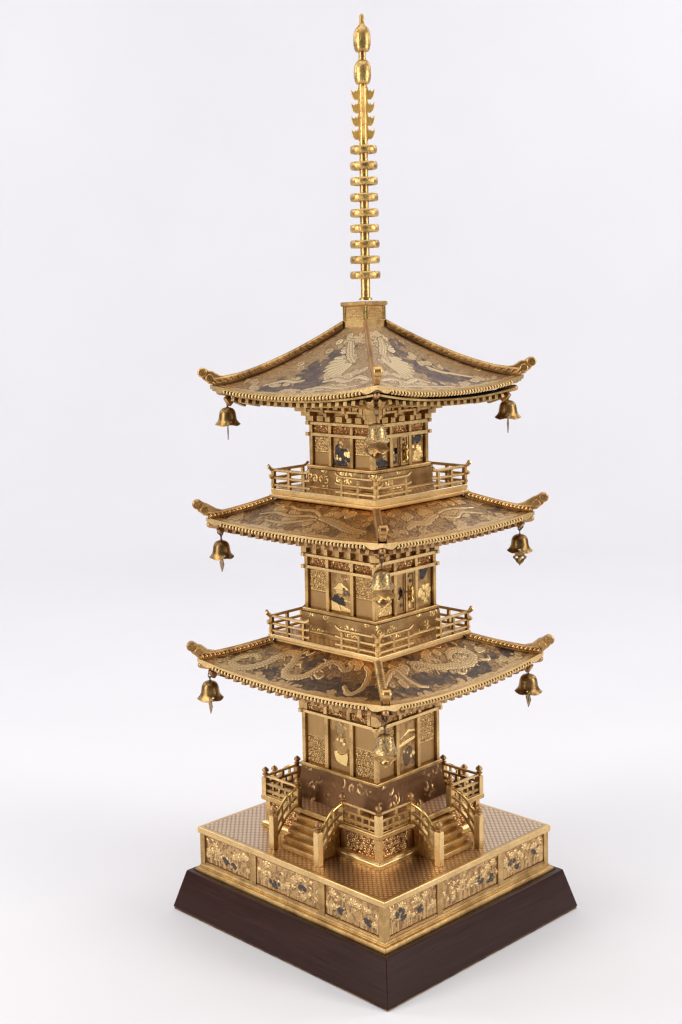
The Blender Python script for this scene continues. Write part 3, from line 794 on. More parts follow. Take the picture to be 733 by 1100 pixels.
# brackets between the top beam and the eave
def brackets(root, T, ww, z0, z1, us, arms):
    hs = z1-z0
    def one(u, par):
        b = MB(); y = -(ww)
        for (f0, f1, out, hw) in arms:
            b.box(u-hw, u+hw, y-out, y+2, z0+f0*hs, z0+f1*hs)
        return obj('bracket', b, M_gold, par, T, bevel=.3)
    for u in us:
        o = one(u, root)
        for k in (1, 2, 3): dup(o, T @ RZ(k) @ T.inverted())
    b = MB()                                          # corner bracket, built square on the diagonal
    for (f0, f1, out, hw) in arms:
        q = ww+out*.92
        b.box(-q, -(ww-3), -q, -(ww-3), z0+f0*hs+.05, z0+f1*hs-.05)
    o = obj('bracket', b, M_gold, root, T, bevel=.3)
    for k in (1, 2, 3): dup(o, T @ RZ(k) @ T.inverted())

WP = wall_panel
s1 = storey(T1, 130.0, 0, 172.4, None, 38.8, 13.4, 1.9,
            [[WP(201, True, .5), scene_panel(203, 'hills'), WP(205, True, .58)], [WP(202, False, .55), scene_panel(204, 'beast'), WP(206, False, .55)]],
            'lowest storey with tall engraved wall panels', 300, lambda s: engraved_band(s, .56, 10.0),
            [(45.0, 100.9), (43.6, 104), (42.4, 112), (41.4, 120), (41.0, 126.5)], M_found, 205)
for k in (0, 1):
    for (a, b) in ((-38, -14), (-11, 11), (14, 38)):
        o = relief_obj('frieze_panel', frieze_panel(320+k+int(a)+40), a, b, 176.0, 194, 39.6, .42, M_scroll, s1, T1 @ RZ(k)); dup(o, T1 @ RZ(2) @ T1.inverted())
brackets(s1, T1, 39.0, 176, 205, (-34, -12.5, 12.5, 34), [(0, .55, 3.2, 1.7), (.3, .5, 4.2, 3.2), (.55, .8, 6.5, 2.2), (.8, 1.0, 12, 2.2)])
brackets(s1, T1, 39.0, 176, 205, (-24, 0, 24), [(.15, .4, 3.0, 2.6), (.4, .62, 4.0, 4.4), (.62, .95, 6.0, 2.6)])

DOORP = lambda s: scene_panel(s, 'pine')
s2 = storey(T2, 261.0, 0, 293.6, 303.4, 36.6, 13.2, 1.7,
            [[scene_panel(215, 'waves'), None, scene_panel(213, 'pine')], [WP(212, True, .55, 2.3), scene_panel(214, 'shrine'), WP(216, True, .55, 2.3)]],
            'middle storey with double doors and inlaid scenes', 340, lambda s: engraved_band(s, .5),
            [(40.6, 243.5), (40.2, 246), (40.2, 254), (39.6, 257.4)], M_wallp, 330)
s3 = storey(T3, 379.0, 0, 402.4, 411.4, 32.6, 11.6, 1.5,
            [[scene_panel(225, 'dark'), None, scene_panel(223, 'pine')], [WP(222, True, .55, 2.1), scene_panel(224, 'tree'), WP(226, True, .55, 2.1)]],
            'top storey with double doors beneath the bracketed eave', 380, lambda s: engraved_band(s, .5),
            [(36.4, 361.5), (35.9, 363), (35.8, 372.5), (35.4, 375.4)], M_wallp, 438)
obj('foot_molding', MB().tower([(42.6, 239.3), (42.6, 242.4), (41.2, 243.6), (40.0, 243.8)]), M_gold, s2, T2)
obj('foot_molding', MB().tower([(38.2, 359.2), (38.2, 361.2), (36.8, 362.2), (35.6, 362.4)]), M_gold, s3, T3)

def doors(root, T, w, cc, z0, z1, seed):
    """pair of hinged leaves, the right one a little ajar, with a tasselled lock"""
    first = None
    for k in (0, 2):
        M = T @ RZ(k)
        for sgn in (-1, 1):
            a, b = (-cc, -.9) if sgn < 0 else (1.2, cc)
            leaf = MB().box(a, b, -(w-.4), -(w-1.6), z0, z1)
            d = obj('door', leaf, M_bronze, root, M, bevel=.15)
            fr = MB()
            fr.box(a, a+1.2, -(w+.5), -(w-.4), z0, z1); fr.box(b-1.2, b, -(w+.5), -(w-.4), z0, z1)
            fr.box(a+1.2, b-1.2, -(w+.5), -(w-.4), z0, z0+1.2); fr.box(a+1.2, b-1.2, -(w+.5), -(w-.4), z1-1.2, z1)
            obj('door_frame', fr, M_gold, d, M, bevel=.15)
            relief_obj('door_panel', scene_panel(seed+sgn, 'pine' if sgn > 0 else 'tree'), a+1.2, b-1.2, z0+1.2, z1-1.2, w-.5, .36, M_wallp, d, M)
        bar = MB().box(-.8, 1.1, -(w+1.6), -(w-1.0), z0, z1)
        obj('door_post', bar, M_gold, root, M, bevel=.2)
        zc = z0+(z1-z0)*.42
        bolt = MB().box(-5.2, 1.5, -(w+2.0), -(w+.3), zc+2.2, zc+3.8).box(-6.0, -4.2, -(w+2.4), -(w+.2), zc, zc+5.0)
        obj('door_bolt', bolt, M_dark, root, M, bevel=.3)
        lk = MB().lathe([(.3, zc-6.5), (1.5, zc-5.8), (1.9, zc-3.5), (1.1, zc-1.8), (1.6, zc), (2.1, zc+2.2), (1.2, zc+4), (1.5, zc+5), (1.3, zc+6.4), (.3, zc+7.2)], 5.4, -(w+2.2), 12)
        obj('door_lock', lk, M_shine, root, M, bevel=0)
doors(s2, T2, 36.6, 11.4, 261.2, 293.5, 400)
doors(s3, T3, 32.6, 10.0, 379.2, 402.3, 410)

# ------------------------------------------------------------------ roofs
class Roof:
    def __init__(s, we, wt, zc, zt, sag, T, p=1.1):
        s.we, s.wt, s.zc, s.zt, s.sag, s.T, s.p = we, wt, zc, zt, sag, T, p
    def z(s, a, v): return s.zc+(s.zt-s.zc)*v**s.p-s.sag*(1-np.abs(a)**2.2)*(1-v)**1.3
    def W(s, v): return s.we+(s.wt-s.we)*v

def build_roof(r, mat, art, lab, beads_h, nseed, fin, ridge_h=5.0, ridge_style='carved', under=True, rafter_n=19):
    T = r.T
    # core body under the inlaid faces
    nx, ny = 40, 10
    core = MB()
    faces = []
    for k in range(4):
        M = RZ(k); A = np.linspace(-1, 1, nx+1); rows = []
        for v in np.linspace(0, 1, ny+1):
            rows.append([tuple(M @ Vector((a*r.W(v), -r.W(v), float(r.z(a, v))-.9))) for a in A])
        core.grid(np.array(rows))
        # soffit, thin above the rafters, back to the storey
        rows2 = []
        for v in (0.0, .5, 1.0):
            w = (r.we-1.2)+(34-(r.we-1.2))*v
            rows2.append([tuple(M @ Vector((a*w, -w, float(r.z(a, 0))*(1-v)+(r.zc-r.sag)*v-beads_h-1.6))) for a in A])
        core.grid(np.array(rows2)[:, ::-1])
    root = obj('roof', core, M_dark, pagoda, T, bevel=0, smooth=40, label=lab, recalc=False)  # dark colour puts shade into the soffit and cuts its bounce light
    # inlaid faces
    nx, ny = art['res']
    for k in (0, 1):
        A, V = np.meshgrid(np.linspace(-1, 1, nx+1), np.linspace(0, 1, ny+1))
        Wd = r.W(V); Z = r.z(A, V); X = A*Wd
        slope = math.hypot(r.we-r.wt, r.zt-r.zc+r.sag*.6)
        Y = V*slope
        h, D = cloud_art(X, Y, Y, **art['face'][k](r, slope))
        hip = sm(0, .03, 1-np.abs(A)); h = h*hip*art.get('amp', .8)
        # displace roughly along the slope normal
        nz = (r.we-r.wt)/slope; nyv = (r.zt-r.zc)/slope
        P = np.stack([X, -(Wd+h*nyv), Z+h*nz], -1)
        mb = MB().grid(P)
        o = obj('roof_face', mb, mat, root, T @ RZ(k), bevel=0, smooth=70, design=D, recalc=False)
        dup(o, T @ RZ(2) @ T.inverted())
    # eave: plain gilt lip, then the beaded cord, per side
    e = MB(); A = np.linspace(-1, 1, 81)
    def strip(mb, y0, y1, zt, zb, cut=1.0, thick=0.0):
        rows = [[], [], [], []]
        for a in A:
            aa = a*cut; z = float(r.z(aa, 0)); ex_ = -thick*float(sm(.80, .88, np.array(abs(aa)))*(1-.6*sm(.90, 1.0, np.array(abs(aa)))))
            for i, (y, dz) in enumerate(((y1, zt), (y0, zt), (y0, zb), (y1, zb))):
                rows[i].append((aa*y, -y, z+dz+(ex_ if i > 1 else 0)))
        R = np.array(rows+[rows[0]]); mb.grid(R)
    strip(e, r.we+.7, r.we-2.0, .35, -1.5, 1.0, beads_h)
    o = obj('eave_lip', e, M_pale, root, T, bevel=0, smooth=50)
    for k in (1, 2, 3): dup(o, T @ RZ(k) @ T.inverted())
    e = MB(); strip(e, r.we-.6, r.we-3.0, -1.5, -1.5-beads_h)
    o = obj('eave_board', e, M_dark, root, T, bevel=0, smooth=50)  # dark board stands in for the shade between beads
    for k in (1, 2, 3): dup(o, T @ RZ(k) @ T.inverted())
    bd = MB(); nb = int(2*r.we*.84/3.6)
    for i in range(nb):
        u = -r.we*.84+(i+.5)*2*r.we*.84/nb; a = u/r.we; z = float(r.z(a, 0))-1.5-beads_h/2
        # slanted barrel beads
        c = 1.0+.0*i; hh = beads_h*.5
        bd.tube([(u-.55, -(r.we+.0), z-hh*.98), (u-.3, -(r.we+.55), z-hh*.6), (u+.0, -(r.we+.75), z), (u+.3, -(r.we+.55), z+hh*.6), (u+.55, -(r.we+.0), z+hh*.98)], [.6, 1.1, 1.25, 1.1, .6], 8)
    o = obj('beaded_cord', bd, M_pale, root, T, bevel=0, smooth=60)
    for k in (1, 2, 3): dup(o, T @ RZ(k) @ T.inverted())
    # hip ridges
    q = math.sqrt(2)
    pts = []
    n = 40
    for i in range(n+1):
        v = 1-i/n*.985
        w = r.W(v); z = float(r.z(1, v))
        pts.append((w, z, i/n))
    def ridge(style):
        """shaft along the hip, w > 0 on the -x-y diagonal"""
        mbx = MB(); P = []; wd = 1.9 if style == 'narrow' else 3.1
        vs = []; m = 6
        fine = []
        for i in range(n*4+1):
            t = i/(n*4)*n; i0 = min(int(t), n-1); f = t-i0
            w = pts[i0][0]*(1-f)+pts[i0+1][0]*f; z = pts[i0][1]*(1-f)+pts[i0+1][1]*f; fine.append((w, z, t/n))
        s = 0; rows = []
        for i, (w, z, t) in enumerate(fine):
            if i: s += math.hypot((w-fine[i-1][0])*q, z-fine[i-1][1])
            hgt = ridge_h+1.2*max(0, t-.8)/.2
            g = 0
            if style in ('banded', 'narrow'): g = (.35 if style == 'banded' else .25)*math.sin(s*2*PI/3.4)
            if style == 'carved': g = .12*math.sin(s*2*PI/5.2)
            sect = [(-wd, -.8), (-wd-g, hgt*.45), (-wd*.86-g*(.4 if style == 'carved' else 1), hgt*.8), (-wd*.35, hgt+(g if style == 'banded' else 0)), (wd*.35, hgt+(g if style == 'banded' else 0)), (wd*.86+g*(.4 if style == 'carved' else 1), hgt*.8), (wd+g, hgt*.45), (wd, -.8)]
            rows.append([(-w-a/q, -w+a/q, z+b) for a, b in sect])
        mbx.grid(np.array(rows))
        if style == 'carved':
            st_ = 8; i = 3
            while i+st_ < len(fine):
                w0, z0, _ = fine[i]; w1, z1, _ = fine[i+st_]
                wm, zm = (w0+w1)/2, (z0+z1)/2
                for sd in (-1, 1):
                    o_ = wd*.98
                    mk = lambda w, z, c: (-w-sd*c/q, -w+sd*c/q, z)
                    mbx.tube([mk(w0, z0+.4, o_), mk(wm, zm+ridge_h*.35, o_+.55), mk(w1, z1+ridge_h*.82, o_)], [.3, 1.2, .4], 6)
                    mbx.tube([mk(w0+(w1-w0)*.5, z0+(z1-z0)*.5+.3, o_), mk(w1, z1+ridge_h*.25, o_+.25), mk(w1+(w1-w0)*.25, z1+(z1-z0)*.25+ridge_h*.5, o_)], [.3, .9, .3], 6)
                i += 9 if r.wt > 20 else 7
        return mbx
    for k in range(4):
        style = ridge_style if k == 0 else 'carved'
        if k in (0, 1): o = obj('hip_ridge', ridge(style), {'carved': M_ridge, 'banded': M_gold, 'plain': M_bronze, 'narrow': M_bronze}[style], root, T @ RZ(k), bevel=0, smooth=55)
        else: o = dup(o, T @ RZ(1) @ T.inverted())
    # scrolled finials at the hips
    fx, fz = fin                                       # tip (half width, z) of the knob's far edge
    dz = float(r.z(1, 0.0))
    ex = Vector((-1/q, -1/q, 0)); en = Vector((1/q, -1/q, 0)); ez = Vector((0, 0, 1))
    D0 = (r.we-11)*q
    kx = fx*q-3.9; kz = fz-1.4
    def disc(mbx, a, z, rr, th):
        mbx.prism([(a+rr*math.cos(t), z+rr*math.sin(t)) for t in np.linspace(0, 2*PI, 25)[:-1]], (0, 0, 0), ex, ez, en, th)
    zt = dz+ridge_h+1.2
    lift = kz-zt
    up_ = [(D0-2, zt-.6), (D0+4, zt+.9), (D0+8, zt+lift*.34), (kx-8.0, zt+lift*.62+2.6), (kx-4.8, kz+1.6), (kx-2.2, kz+3.4)]
    dn_ = [(kx+1.2, kz-3.2), (kx-.4, kz-5.6), (kx-3.0, kz-7.4), (kx-5.0, kz-9.2), (kx-9.0, kz-10.0), (kx-12.5, max(dz-.2, kz-10.8)), (r.we*q-7, dz-.2), (D0-2, dz)]
    fb = MB().prism(up_+dn_, (0, 0, 0), ex, ez, en, 4.4)
    o = obj('ridge_finial', fb, M_ridge, root, T, bevel=.8, smooth=50)
    kb = MB(); disc(kb, kx+.1, kz+.1, 4.0, 6.2)
    obj('knob', kb, M_ridge, o, T, bevel=1.0, smooth=50)
    kb = MB(); disc(kb, kx-5.6, kz-4.6, 3.6, 5.2)
    obj('lobe', kb, M_ridge, o, T, bevel=1.0, smooth=50)
    kb = MB()
    for sd in (-1, 1):
        c = ex*kx+ez*kz+en*sd*3.15
        kb.tube([c+(ex*math.cos(t)+ez*math.sin(t))*(2.9-t*.30) for t in np.linspace(0, 8.5, 26)], .42, 6)
    obj('scroll', kb, M_gold, o, T, bevel=0)
    for k in (1, 2, 3): dup(o, T @ RZ(k) @ T.inverted())
    return root

def rafters(root, r, T, drop, n, inset, mat=M_gold, stub=-6.1):
    for i in range(n):
        u = (i-(n-1)/2)*(2*r.we*.90/(n-1)); a = u/r.we; z = float(r.z(a, 0))-drop
        inner = max(36, abs(u)+1.5)
        w1 = r.we-inset
        if inner > w1-3: inner = w1-6
        zi = (r.zc-r.sag)-drop-1.2
        b = MB().tube([(u, -w1, z), (u, -(w1*.5+inner*.5), (z+zi)/2-.3), (u, -inner, zi)], [1.9]*3, 4)
        o = obj('rafter', b, mat, root, T, bevel=.25)
        for k in (1, 2, 3): dup(o, T @ RZ(k) @ T.inverted())
    q = math.sqrt(2)
    z = float(r.z(1, 0))+stub
    ex = Vector((-1/q, -1/q, 0)); zi = r.zc-r.sag-drop-2
    P = lambda w, zz: ex*(w*q)+Vector((0, 0, zz))
    b = MB().tube([P(r.we+.5, z+.75), P(r.we+.1, z+.7), P(r.we-1.2, z+.4), P(r.we-4, z-.2), P(r.we-9, z-1.2), P(r.we-16, min(z-2.0, zi+3)), P(40, zi)],
                  [.7, 1.9, 2.6, 2.7, 2.6, 2.5, 2.4], 14)
    o = obj('hip_rafter', b, M_bronze, root, T, bevel=0, smooth=60)
    # eye the bell hangs from
    hook = MB()
    c = ex*((r.we-7)*q)+Vector((0, 0, z-6.0))
    hook.tube([c+Vector((0, 0, 4)), c+Vector((0, 0, 1.2))], 1.5, 8)
    hook.tube([c+(ex*math.cos(t)+Vector((0, 0, 1))*math.sin(t))*1.7 for t in np.linspace(0, 2*PI, 15)], .5, 6)
    obj('hook', hook, M_dark, o, T, bevel=0)
    for k in (1, 2, 3): dup(o, T @ RZ(k) @ T.inverted())

def px(lst, r, slope):
    """(a along the side -1..1, v up the slope, radius) to millimetres on the face"""
    out = []
    for t in lst:
        a, v = t[0], t[1]; out.append((a*r.W(v), v*slope)+tuple(t[2:]))
    return out
r1 = Roof(100.0, 56.0, 219.0, 233.2, 6.6, T1, 1.35)
r2 = Roof(93.6, 54.5, 336.4, 350.6, 3.4, T2, 1.35)
r3 = Roof(88.4, 12.4, 447.9, 490.8, 7.2, T4, 1.5)
art1 = {'res': (330, 84), 'amp': .8, 'face': {
    1: lambda r, s: dict(seed=5, pale=px([(-.9, .15, 6.8), (-.4, .1, 5.4), (.0, .1, 5.4), (.45, .14, 5.4), (.8, .1, 5.4), (.6, .85, 6.8), (-.9, .5, 5.4)], r, s),
        dark=px([(-.38, .25, 8.0), (-.25, .28, 8.0), (.09, .22, 10.3), (.19, .28, 10.3), (.33, .22, 9.2), (.49, .35, 8.0), (.65, .22, 9.2), (.79, .24, 10.3), (.9, .35, 9.2), (-.19, .78, 6.9), (-.01, .8, 5.8), (-.54, .27, 5.8), (.0, .68, 6.9), (-.45, .9, 5.8), (.95, .7, 4.6)], r, s),
        brown=px([(.35, .65, 9), (.54, .58, 10), (.7, .5, 9), (-.07, .87, 6), (-.75, .75, 7)], r, s),
        beast=(px([(-.66, .52), (-.77, .56), (-.84, .40), (-.76, .20), (-.62, .18), (-.52, .38), (-.50, .62), (-.44, .80), (-.32, .80), (-.24, .62), (-.20, .38), (-.10, .28), (.03, .36), (.12, .56), (.20, .76), (.34, .82), (.48, .68)], r, s), 3.3),
        limbs=[(px([(-.22, .5), (-.14, .62), (-.08, .55)], r, s), 1.3), (px([(-.3, .72), (-.24, .92), (-.18, .85), (-.12, .95)], r, s), 1.0), (px([(.12, .5), (.22, .42), (.26, .5)], r, s), 1.3),
               (px([(.55, .35), (.62, .2), (.72, .3), (.80, .5), (.84, .75), (.78, .88)], r, s), 2.2)]),
    0: lambda r, s: dict(seed=12, pale=px([(-.75, .75, 8.1), (-.15, .7, 9.5), (.05, .85, 8.1), (.1, .5, 8.1), (.85, .7, 8.1), (.95, .3, 5.4), (.7, .2, 6.8), (.0, .12, 5.4), (-.5, .12, 5.4), (-.8, .5, 6.8), (.45, .62, 8.1)], r, s),
        dark=px([(-.89, .35, 6.9), (-.75, .23, 8.0), (-.59, .22, 8.0), (-.38, .38, 9.2), (-.25, .42, 9.2), (-.15, .33, 8.0), (-.01, .28, 6.9), (.18, .22, 6.9), (.34, .28, 8.0), (.43, .28, 6.9), (-.35, .87, 6.9), (-.45, .7, 5.8), (.75, .45, 6.9), (.86, .3, 6.9), (-.9, .75, 5.8), (.55, .8, 5.8)], r, s),
        brown=px([(-.5, .5, 8), (-.7, .6, 7), (-.1, .8, 6), (.65, .7, 8)], r, s),
        beast=(px([(-.42, .80), (-.25, .72), (-.10, .58), (.05, .52), (.20, .46), (.34, .44), (.48, .52), (.55, .66), (.46, .80), (.30, .78), (.20, .66), (.26, .56)], r, s), 3.4),
        limbs=[(px([(-.95, .5), (-.85, .7), (-.72, .75), (-.62, .52), (-.52, .33), (-.42, .25)], r, s), 2.2), (px([(.05, .5), (.1, .3), (.2, .34)], r, s), 1.3), (px([(.45, .5), (.58, .38), (.66, .45)], r, s), 1.2)])}}
art2 = {'res': (320, 76), 'amp': .8, 'face': {
    1: lambda r, s: dict(seed=21, ground=.55, line=.9, tone=.8, pale=px([(-.8, .3, 6.8), (-.4, .2, 6.8), (.1, .2, 6.8), (.6, .2, 6.8), (-.5, .7, 6.8), (.0, .45, 8.1), (.5, .85, 6.8)], r, s), dark=px([(-.7, .55, 3), (.75, .25, 4), (.9, .55, 4), (-.9, .3, 3)], r, s),
        brown=px([(-.8, .55, 8), (-.6, .3, 7), (-.45, .8, 7), (-.1, .2, 8), (.1, .8, 8), (.45, .25, 8), (.65, .8, 9), (.85, .45, 9), (.3, .5, 5)], r, s),
        beast=(px([(.80, .35), (.62, .40), (.45, .52), (.30, .60), (.15, .62)], r, s), 3.4),
        limbs=[(px([(.15, .60), (-.05, .5), (-.25, .36), (-.5, .35)], r, s), 1.2), (px([(.15, .62), (-.05, .66), (-.28, .58), (-.55, .62), (-.7, .5)], r, s), 1.2), (px([(.15, .66), (-.05, .82), (-.3, .8), (-.5, .86)], r, s), 1.2)],
        fans=[(*px([(.28, .5)], r, s)[0][:2], 2, 17, 1.0, 2.9, 11), (*px([(.32, .6)], r, s)[0][:2], 2, 15, -2.9, -1.5, 9), (*px([(-.1, .35)], r, s)[0][:2], 3, 22, 1.9, 3.0, 9)]),
    0: lambda r, s: dict(seed=33, ground=.45, line=.85, tone=.9, pale=px([(-.8, .3, 6.8), (-.4, .2, 6.8), (.1, .2, 8.1), (.6, .2, 6.8), (-.5, .7, 6.8), (.2, .6, 9.5), (.5, .85, 6.8), (.85, .7, 6.8)], r, s), dark=px([(.8, .4, 3), (-.9, .6, 3)], r, s),
        brown=px([(-.85, .6, 8), (-.6, .3, 6), (-.4, .85, 7), (.0, .25, 7), (.5, .35, 6), (.6, .8, 8), (.85, .4, 6)], r, s),
        beast=(px([(-.6, .40), (-.45, .5), (-.3, .46), (-.15, .56), (.0, .62)], r, s), 3.2),
        limbs=[(px([(0, .6), (.2, .45), (.4, .55), (.6, .4)], r, s), 1.2), (px([(0, .64), (.2, .72), (.42, .7), (.66, .62)], r, s), 1.2)],
        fans=[(*px([(-.15, .5)], r, s)[0][:2], 2, 17, .3, 2.2, 11), (*px([(.2, .45)], r, s)[0][:2], 3, 20, -.2, 1.0, 8)])}}
art3 = {'res': (300, 150), 'amp': .7, 'face': {
    1: lambda r, s: dict(seed=44, ground=.5, line=.45, tone=1.0, pale=px([(.3, .88, 6.2), (.55, .85, 6.2), (.75, .9, 5.0), (.3, .35, 7.5), (.55, .32, 7.5), (.8, .4, 6.2), (.25, .12, 7.5), (.5, .16, 7.5), (-.1, .1, 6.2), (-.4, .22, 6.2), (-.6, .12, 6.2), (-.75, .2, 5.0), (-.25, .3, 5.0), (.7, .14, 7.5), (.9, .2, 6.2)], r, s),
        dark=px([(.07, .67, 6.2), (.01, .58, 8.8), (-.01, .5, 10.0), (-.09, .45, 8.8), (-.2, .40, 7.5), (.09, .42, 8.8), (-.06, .35, 8.8), (-.04, .2, 8.8), (-.16, .2, 8.8), (-.31, .17, 7.5), (-.38, .12, 6.2), (.06, .23, 8.8), (.45, .75, 3.8)], r, s),
        brown=px([(.15, .25, 6), (-.5, .3, 6), (.7, .3, 5), (.85, .1, 5), (.6, .88, 4)], r, s),
        beast=(px([(.30, .82), (.42, .72), (.52, .62), (.62, .55)], r, s), 2.6),
        limbs=[(px([(.25, .28), (.42, .30), (.6, .25), (.78, .3), (.92, .22)], r, s), 2.0), (px([(.1, .14), (.3, .18), (.55, .12), (.8, .14)], r, s), 1.6), (px([(-.1, .3), (-.2, .27), (-.4, .28), (-.55, .18)], r, s), 1.5)],
        fans=[(*px([(.78, .66)], r, s)[0][:2], 4, 32, 3.2, 4.65, 8), (*px([(.6, .74)], r, s)[0][:2], 3, 15, 2.5, 3.8, 6)]),
    0: lambda r, s: dict(seed=57, ground=.5, line=.45, tone=1.0, pale=px([(-.5, .92, 5.0), (-.2, .85, 3.8), (.2, .6, 5.0), (-.8, .35, 6.2), (-.5, .3, 7.5), (-.3, .5, 6.2), (-.6, .15, 7.5), (-.3, .14, 7.5), (0, .1, 6.2), (.3, .1, 6.2), (.6, .14, 6.2), (.75, .1, 5.0), (.4, .42, 5.0), (.2, .5, 5.0), (-.9, .12, 6.2)], r, s),
        dark=px([(-.1, .67, 6.5), (0, .57, 7.8), (.04, .48, 7.8), (.09, .38, 9.1), (.16, .3, 9.1), (.29, .23, 9.1), (.4, .17, 6.5), (.01, .27, 7.8), (.05, .17, 6.5), (.01, .78, 5.2), (.51, .13, 5.2)], r, s),
        brown=px([(-.9, .2, 5), (-.5, .15, 5), (.6, .2, 5), (-.3, .9, 4)], r, s),
        beast=(px([(-.4, .84), (-.5, .74), (-.62, .66), (-.58, .56)], r, s), 2.6),
        limbs=[(px([(-.9, .2), (-.7, .25), (-.5, .2), (-.3, .26), (-.15, .2)], r, s), 2.0), (px([(-.7, .1), (-.4, .12), (-.15, .1), (.1, .08)], r, s), 1.5), (px([(.2, .45), (.3, .36), (.45, .3), (.6, .2)], r, s), 1.5)],
        fans=[(*px([(-.82, .62)], r, s)[0][:2], 4, 32, -1.5, -.05, 8), (*px([(-.6, .74)], r, s)[0][:2], 3, 15, -.7, .6, 6)])}}

roof1 = build_roof(r1, M_roof, art1, 'widest, lowest roof inlaid with a dragon among dark clouds', 3.2, 1, (106.6, 230.8), 4.6, 'banded')
rafters(roof1, r1, T1, 7.6, 20, 4.2, M_bronze)  # rafters in a darker metal, eave shade put into their colour
roof2 = build_roof(r2, M_roof, art2, 'middle roof engraved with a long-tailed bird in brown and gold', 3.2, 2, (101.9, 349.2), 4.6, 'plain')
rafters(roof2, r2, T2, 7.4, 20, 4.0, M_bronze)  # darker rafter colour again imitates shade below the eave
brackets(s2, T2, 37.0, 306.8, 327, (-25, 0, 25), [(0, .3, 3.0, 2.2), (.3, .62, 5.5, 9.5), (.62, .85, 8, 2.4), (.85, 1, 12, 2.4)])
brackets(s2, T2, 37.0, 306.8, 327, (-12.5, 12.5), [(0, .3, 3.2, 2.0), (.35, .6, 7.5, 2.2), (.62, .85, 9, 4), (.85, 1, 12, 2.4)])
roof3 = build_roof(r3, M_roof_top, art3, 'steep top roof with pale gold feathers and grey clouds', 3.0, 3, (95.9, 459.6), 5.4, 'narrow')
# separate eave frame that carries the top roof's rafters, its plate coloured black as shade in the gap above
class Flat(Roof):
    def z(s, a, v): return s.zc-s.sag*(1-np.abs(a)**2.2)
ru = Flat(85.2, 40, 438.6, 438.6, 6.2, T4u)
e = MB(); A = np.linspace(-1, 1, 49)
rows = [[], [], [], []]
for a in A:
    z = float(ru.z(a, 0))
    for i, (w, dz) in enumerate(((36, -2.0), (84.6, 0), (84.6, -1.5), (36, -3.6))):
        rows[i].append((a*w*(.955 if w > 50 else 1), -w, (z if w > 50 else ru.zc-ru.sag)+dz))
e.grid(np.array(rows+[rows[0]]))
ef = obj('eave_frame', e, M_gap_shade, pagoda, T4u, bevel=0, smooth=50, label='thin frame of rafters under the top roof, a dark gap above it')
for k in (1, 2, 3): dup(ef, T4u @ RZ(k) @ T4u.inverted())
e = MB(); rows = [[], [], [], []]
for a in A:
    z = float(ru.z(a, 0))
    for i, (w, dz) in enumerate(((84.0, .25), (85.5, .25), (85.5, -1.3), (84.0, -1.3))): rows[i].append((a*w*.965, -w, z+dz))
e.grid(np.array(rows+[rows[0]]))
o = obj('frame_edge', e, M_gold, ef, T4u, bevel=0)
for k in (1, 2, 3): dup(o, T4u @ RZ(k) @ T4u.inverted(), ef)
rafters(ef, ru, T4u, 3.3, 20, 1.8, M_gold, -.6)
brackets(s3, T3, 33.0, 414.6, 436, (-30, -11.6, 11.6, 30), [(0, .22, 3.2, 2.6), (.18, .42, 6, 1.6), (.42, .60, 6.5, 5.4), (.36, .62, 10, 1.6), (.62, .8, 11, 4.6), (.6, .82, 15, 1.6), (.82, 1.0, 17, 2.6)])
brackets(s3, T3, 33.0, 414.6, 436, (-20.5, 0, 20.5), [(0, .22, 2.4, 3.4), (.42, .62, 6.5, 2.6), (.82, 1.0, 16.5, 2.2)])
pl = MB()
for w, z0_, z1_ in ((40.5, 422.8, 424.6), (45.5, 427.8, 430.0), (49.4, 433.0, 435.2)):
    for k in range(4):
        b_ = MB().box(-w-1.2+.0, w-1.2, -w-1.2, -w+1.2, z0_+.03*k, z1_+.03*k).rot(RZ(k)); pl.add(b_.v, b_.f)
obj('purlin', pl, M_gold, s3, T3, bevel=.2)
pl = MB()
for w, z0_, z1_ in ((43.5, 321.0, 323.0),):
    for k in range(4):
        b_ = MB().box(-w-1.2, w-1.2, -w-1.2, -w+1.2, z0_, z1_).rot(RZ(k)); pl.add(b_.v, b_.f)
obj('purlin', pl, M_gold, s2, T2, bevel=.2)

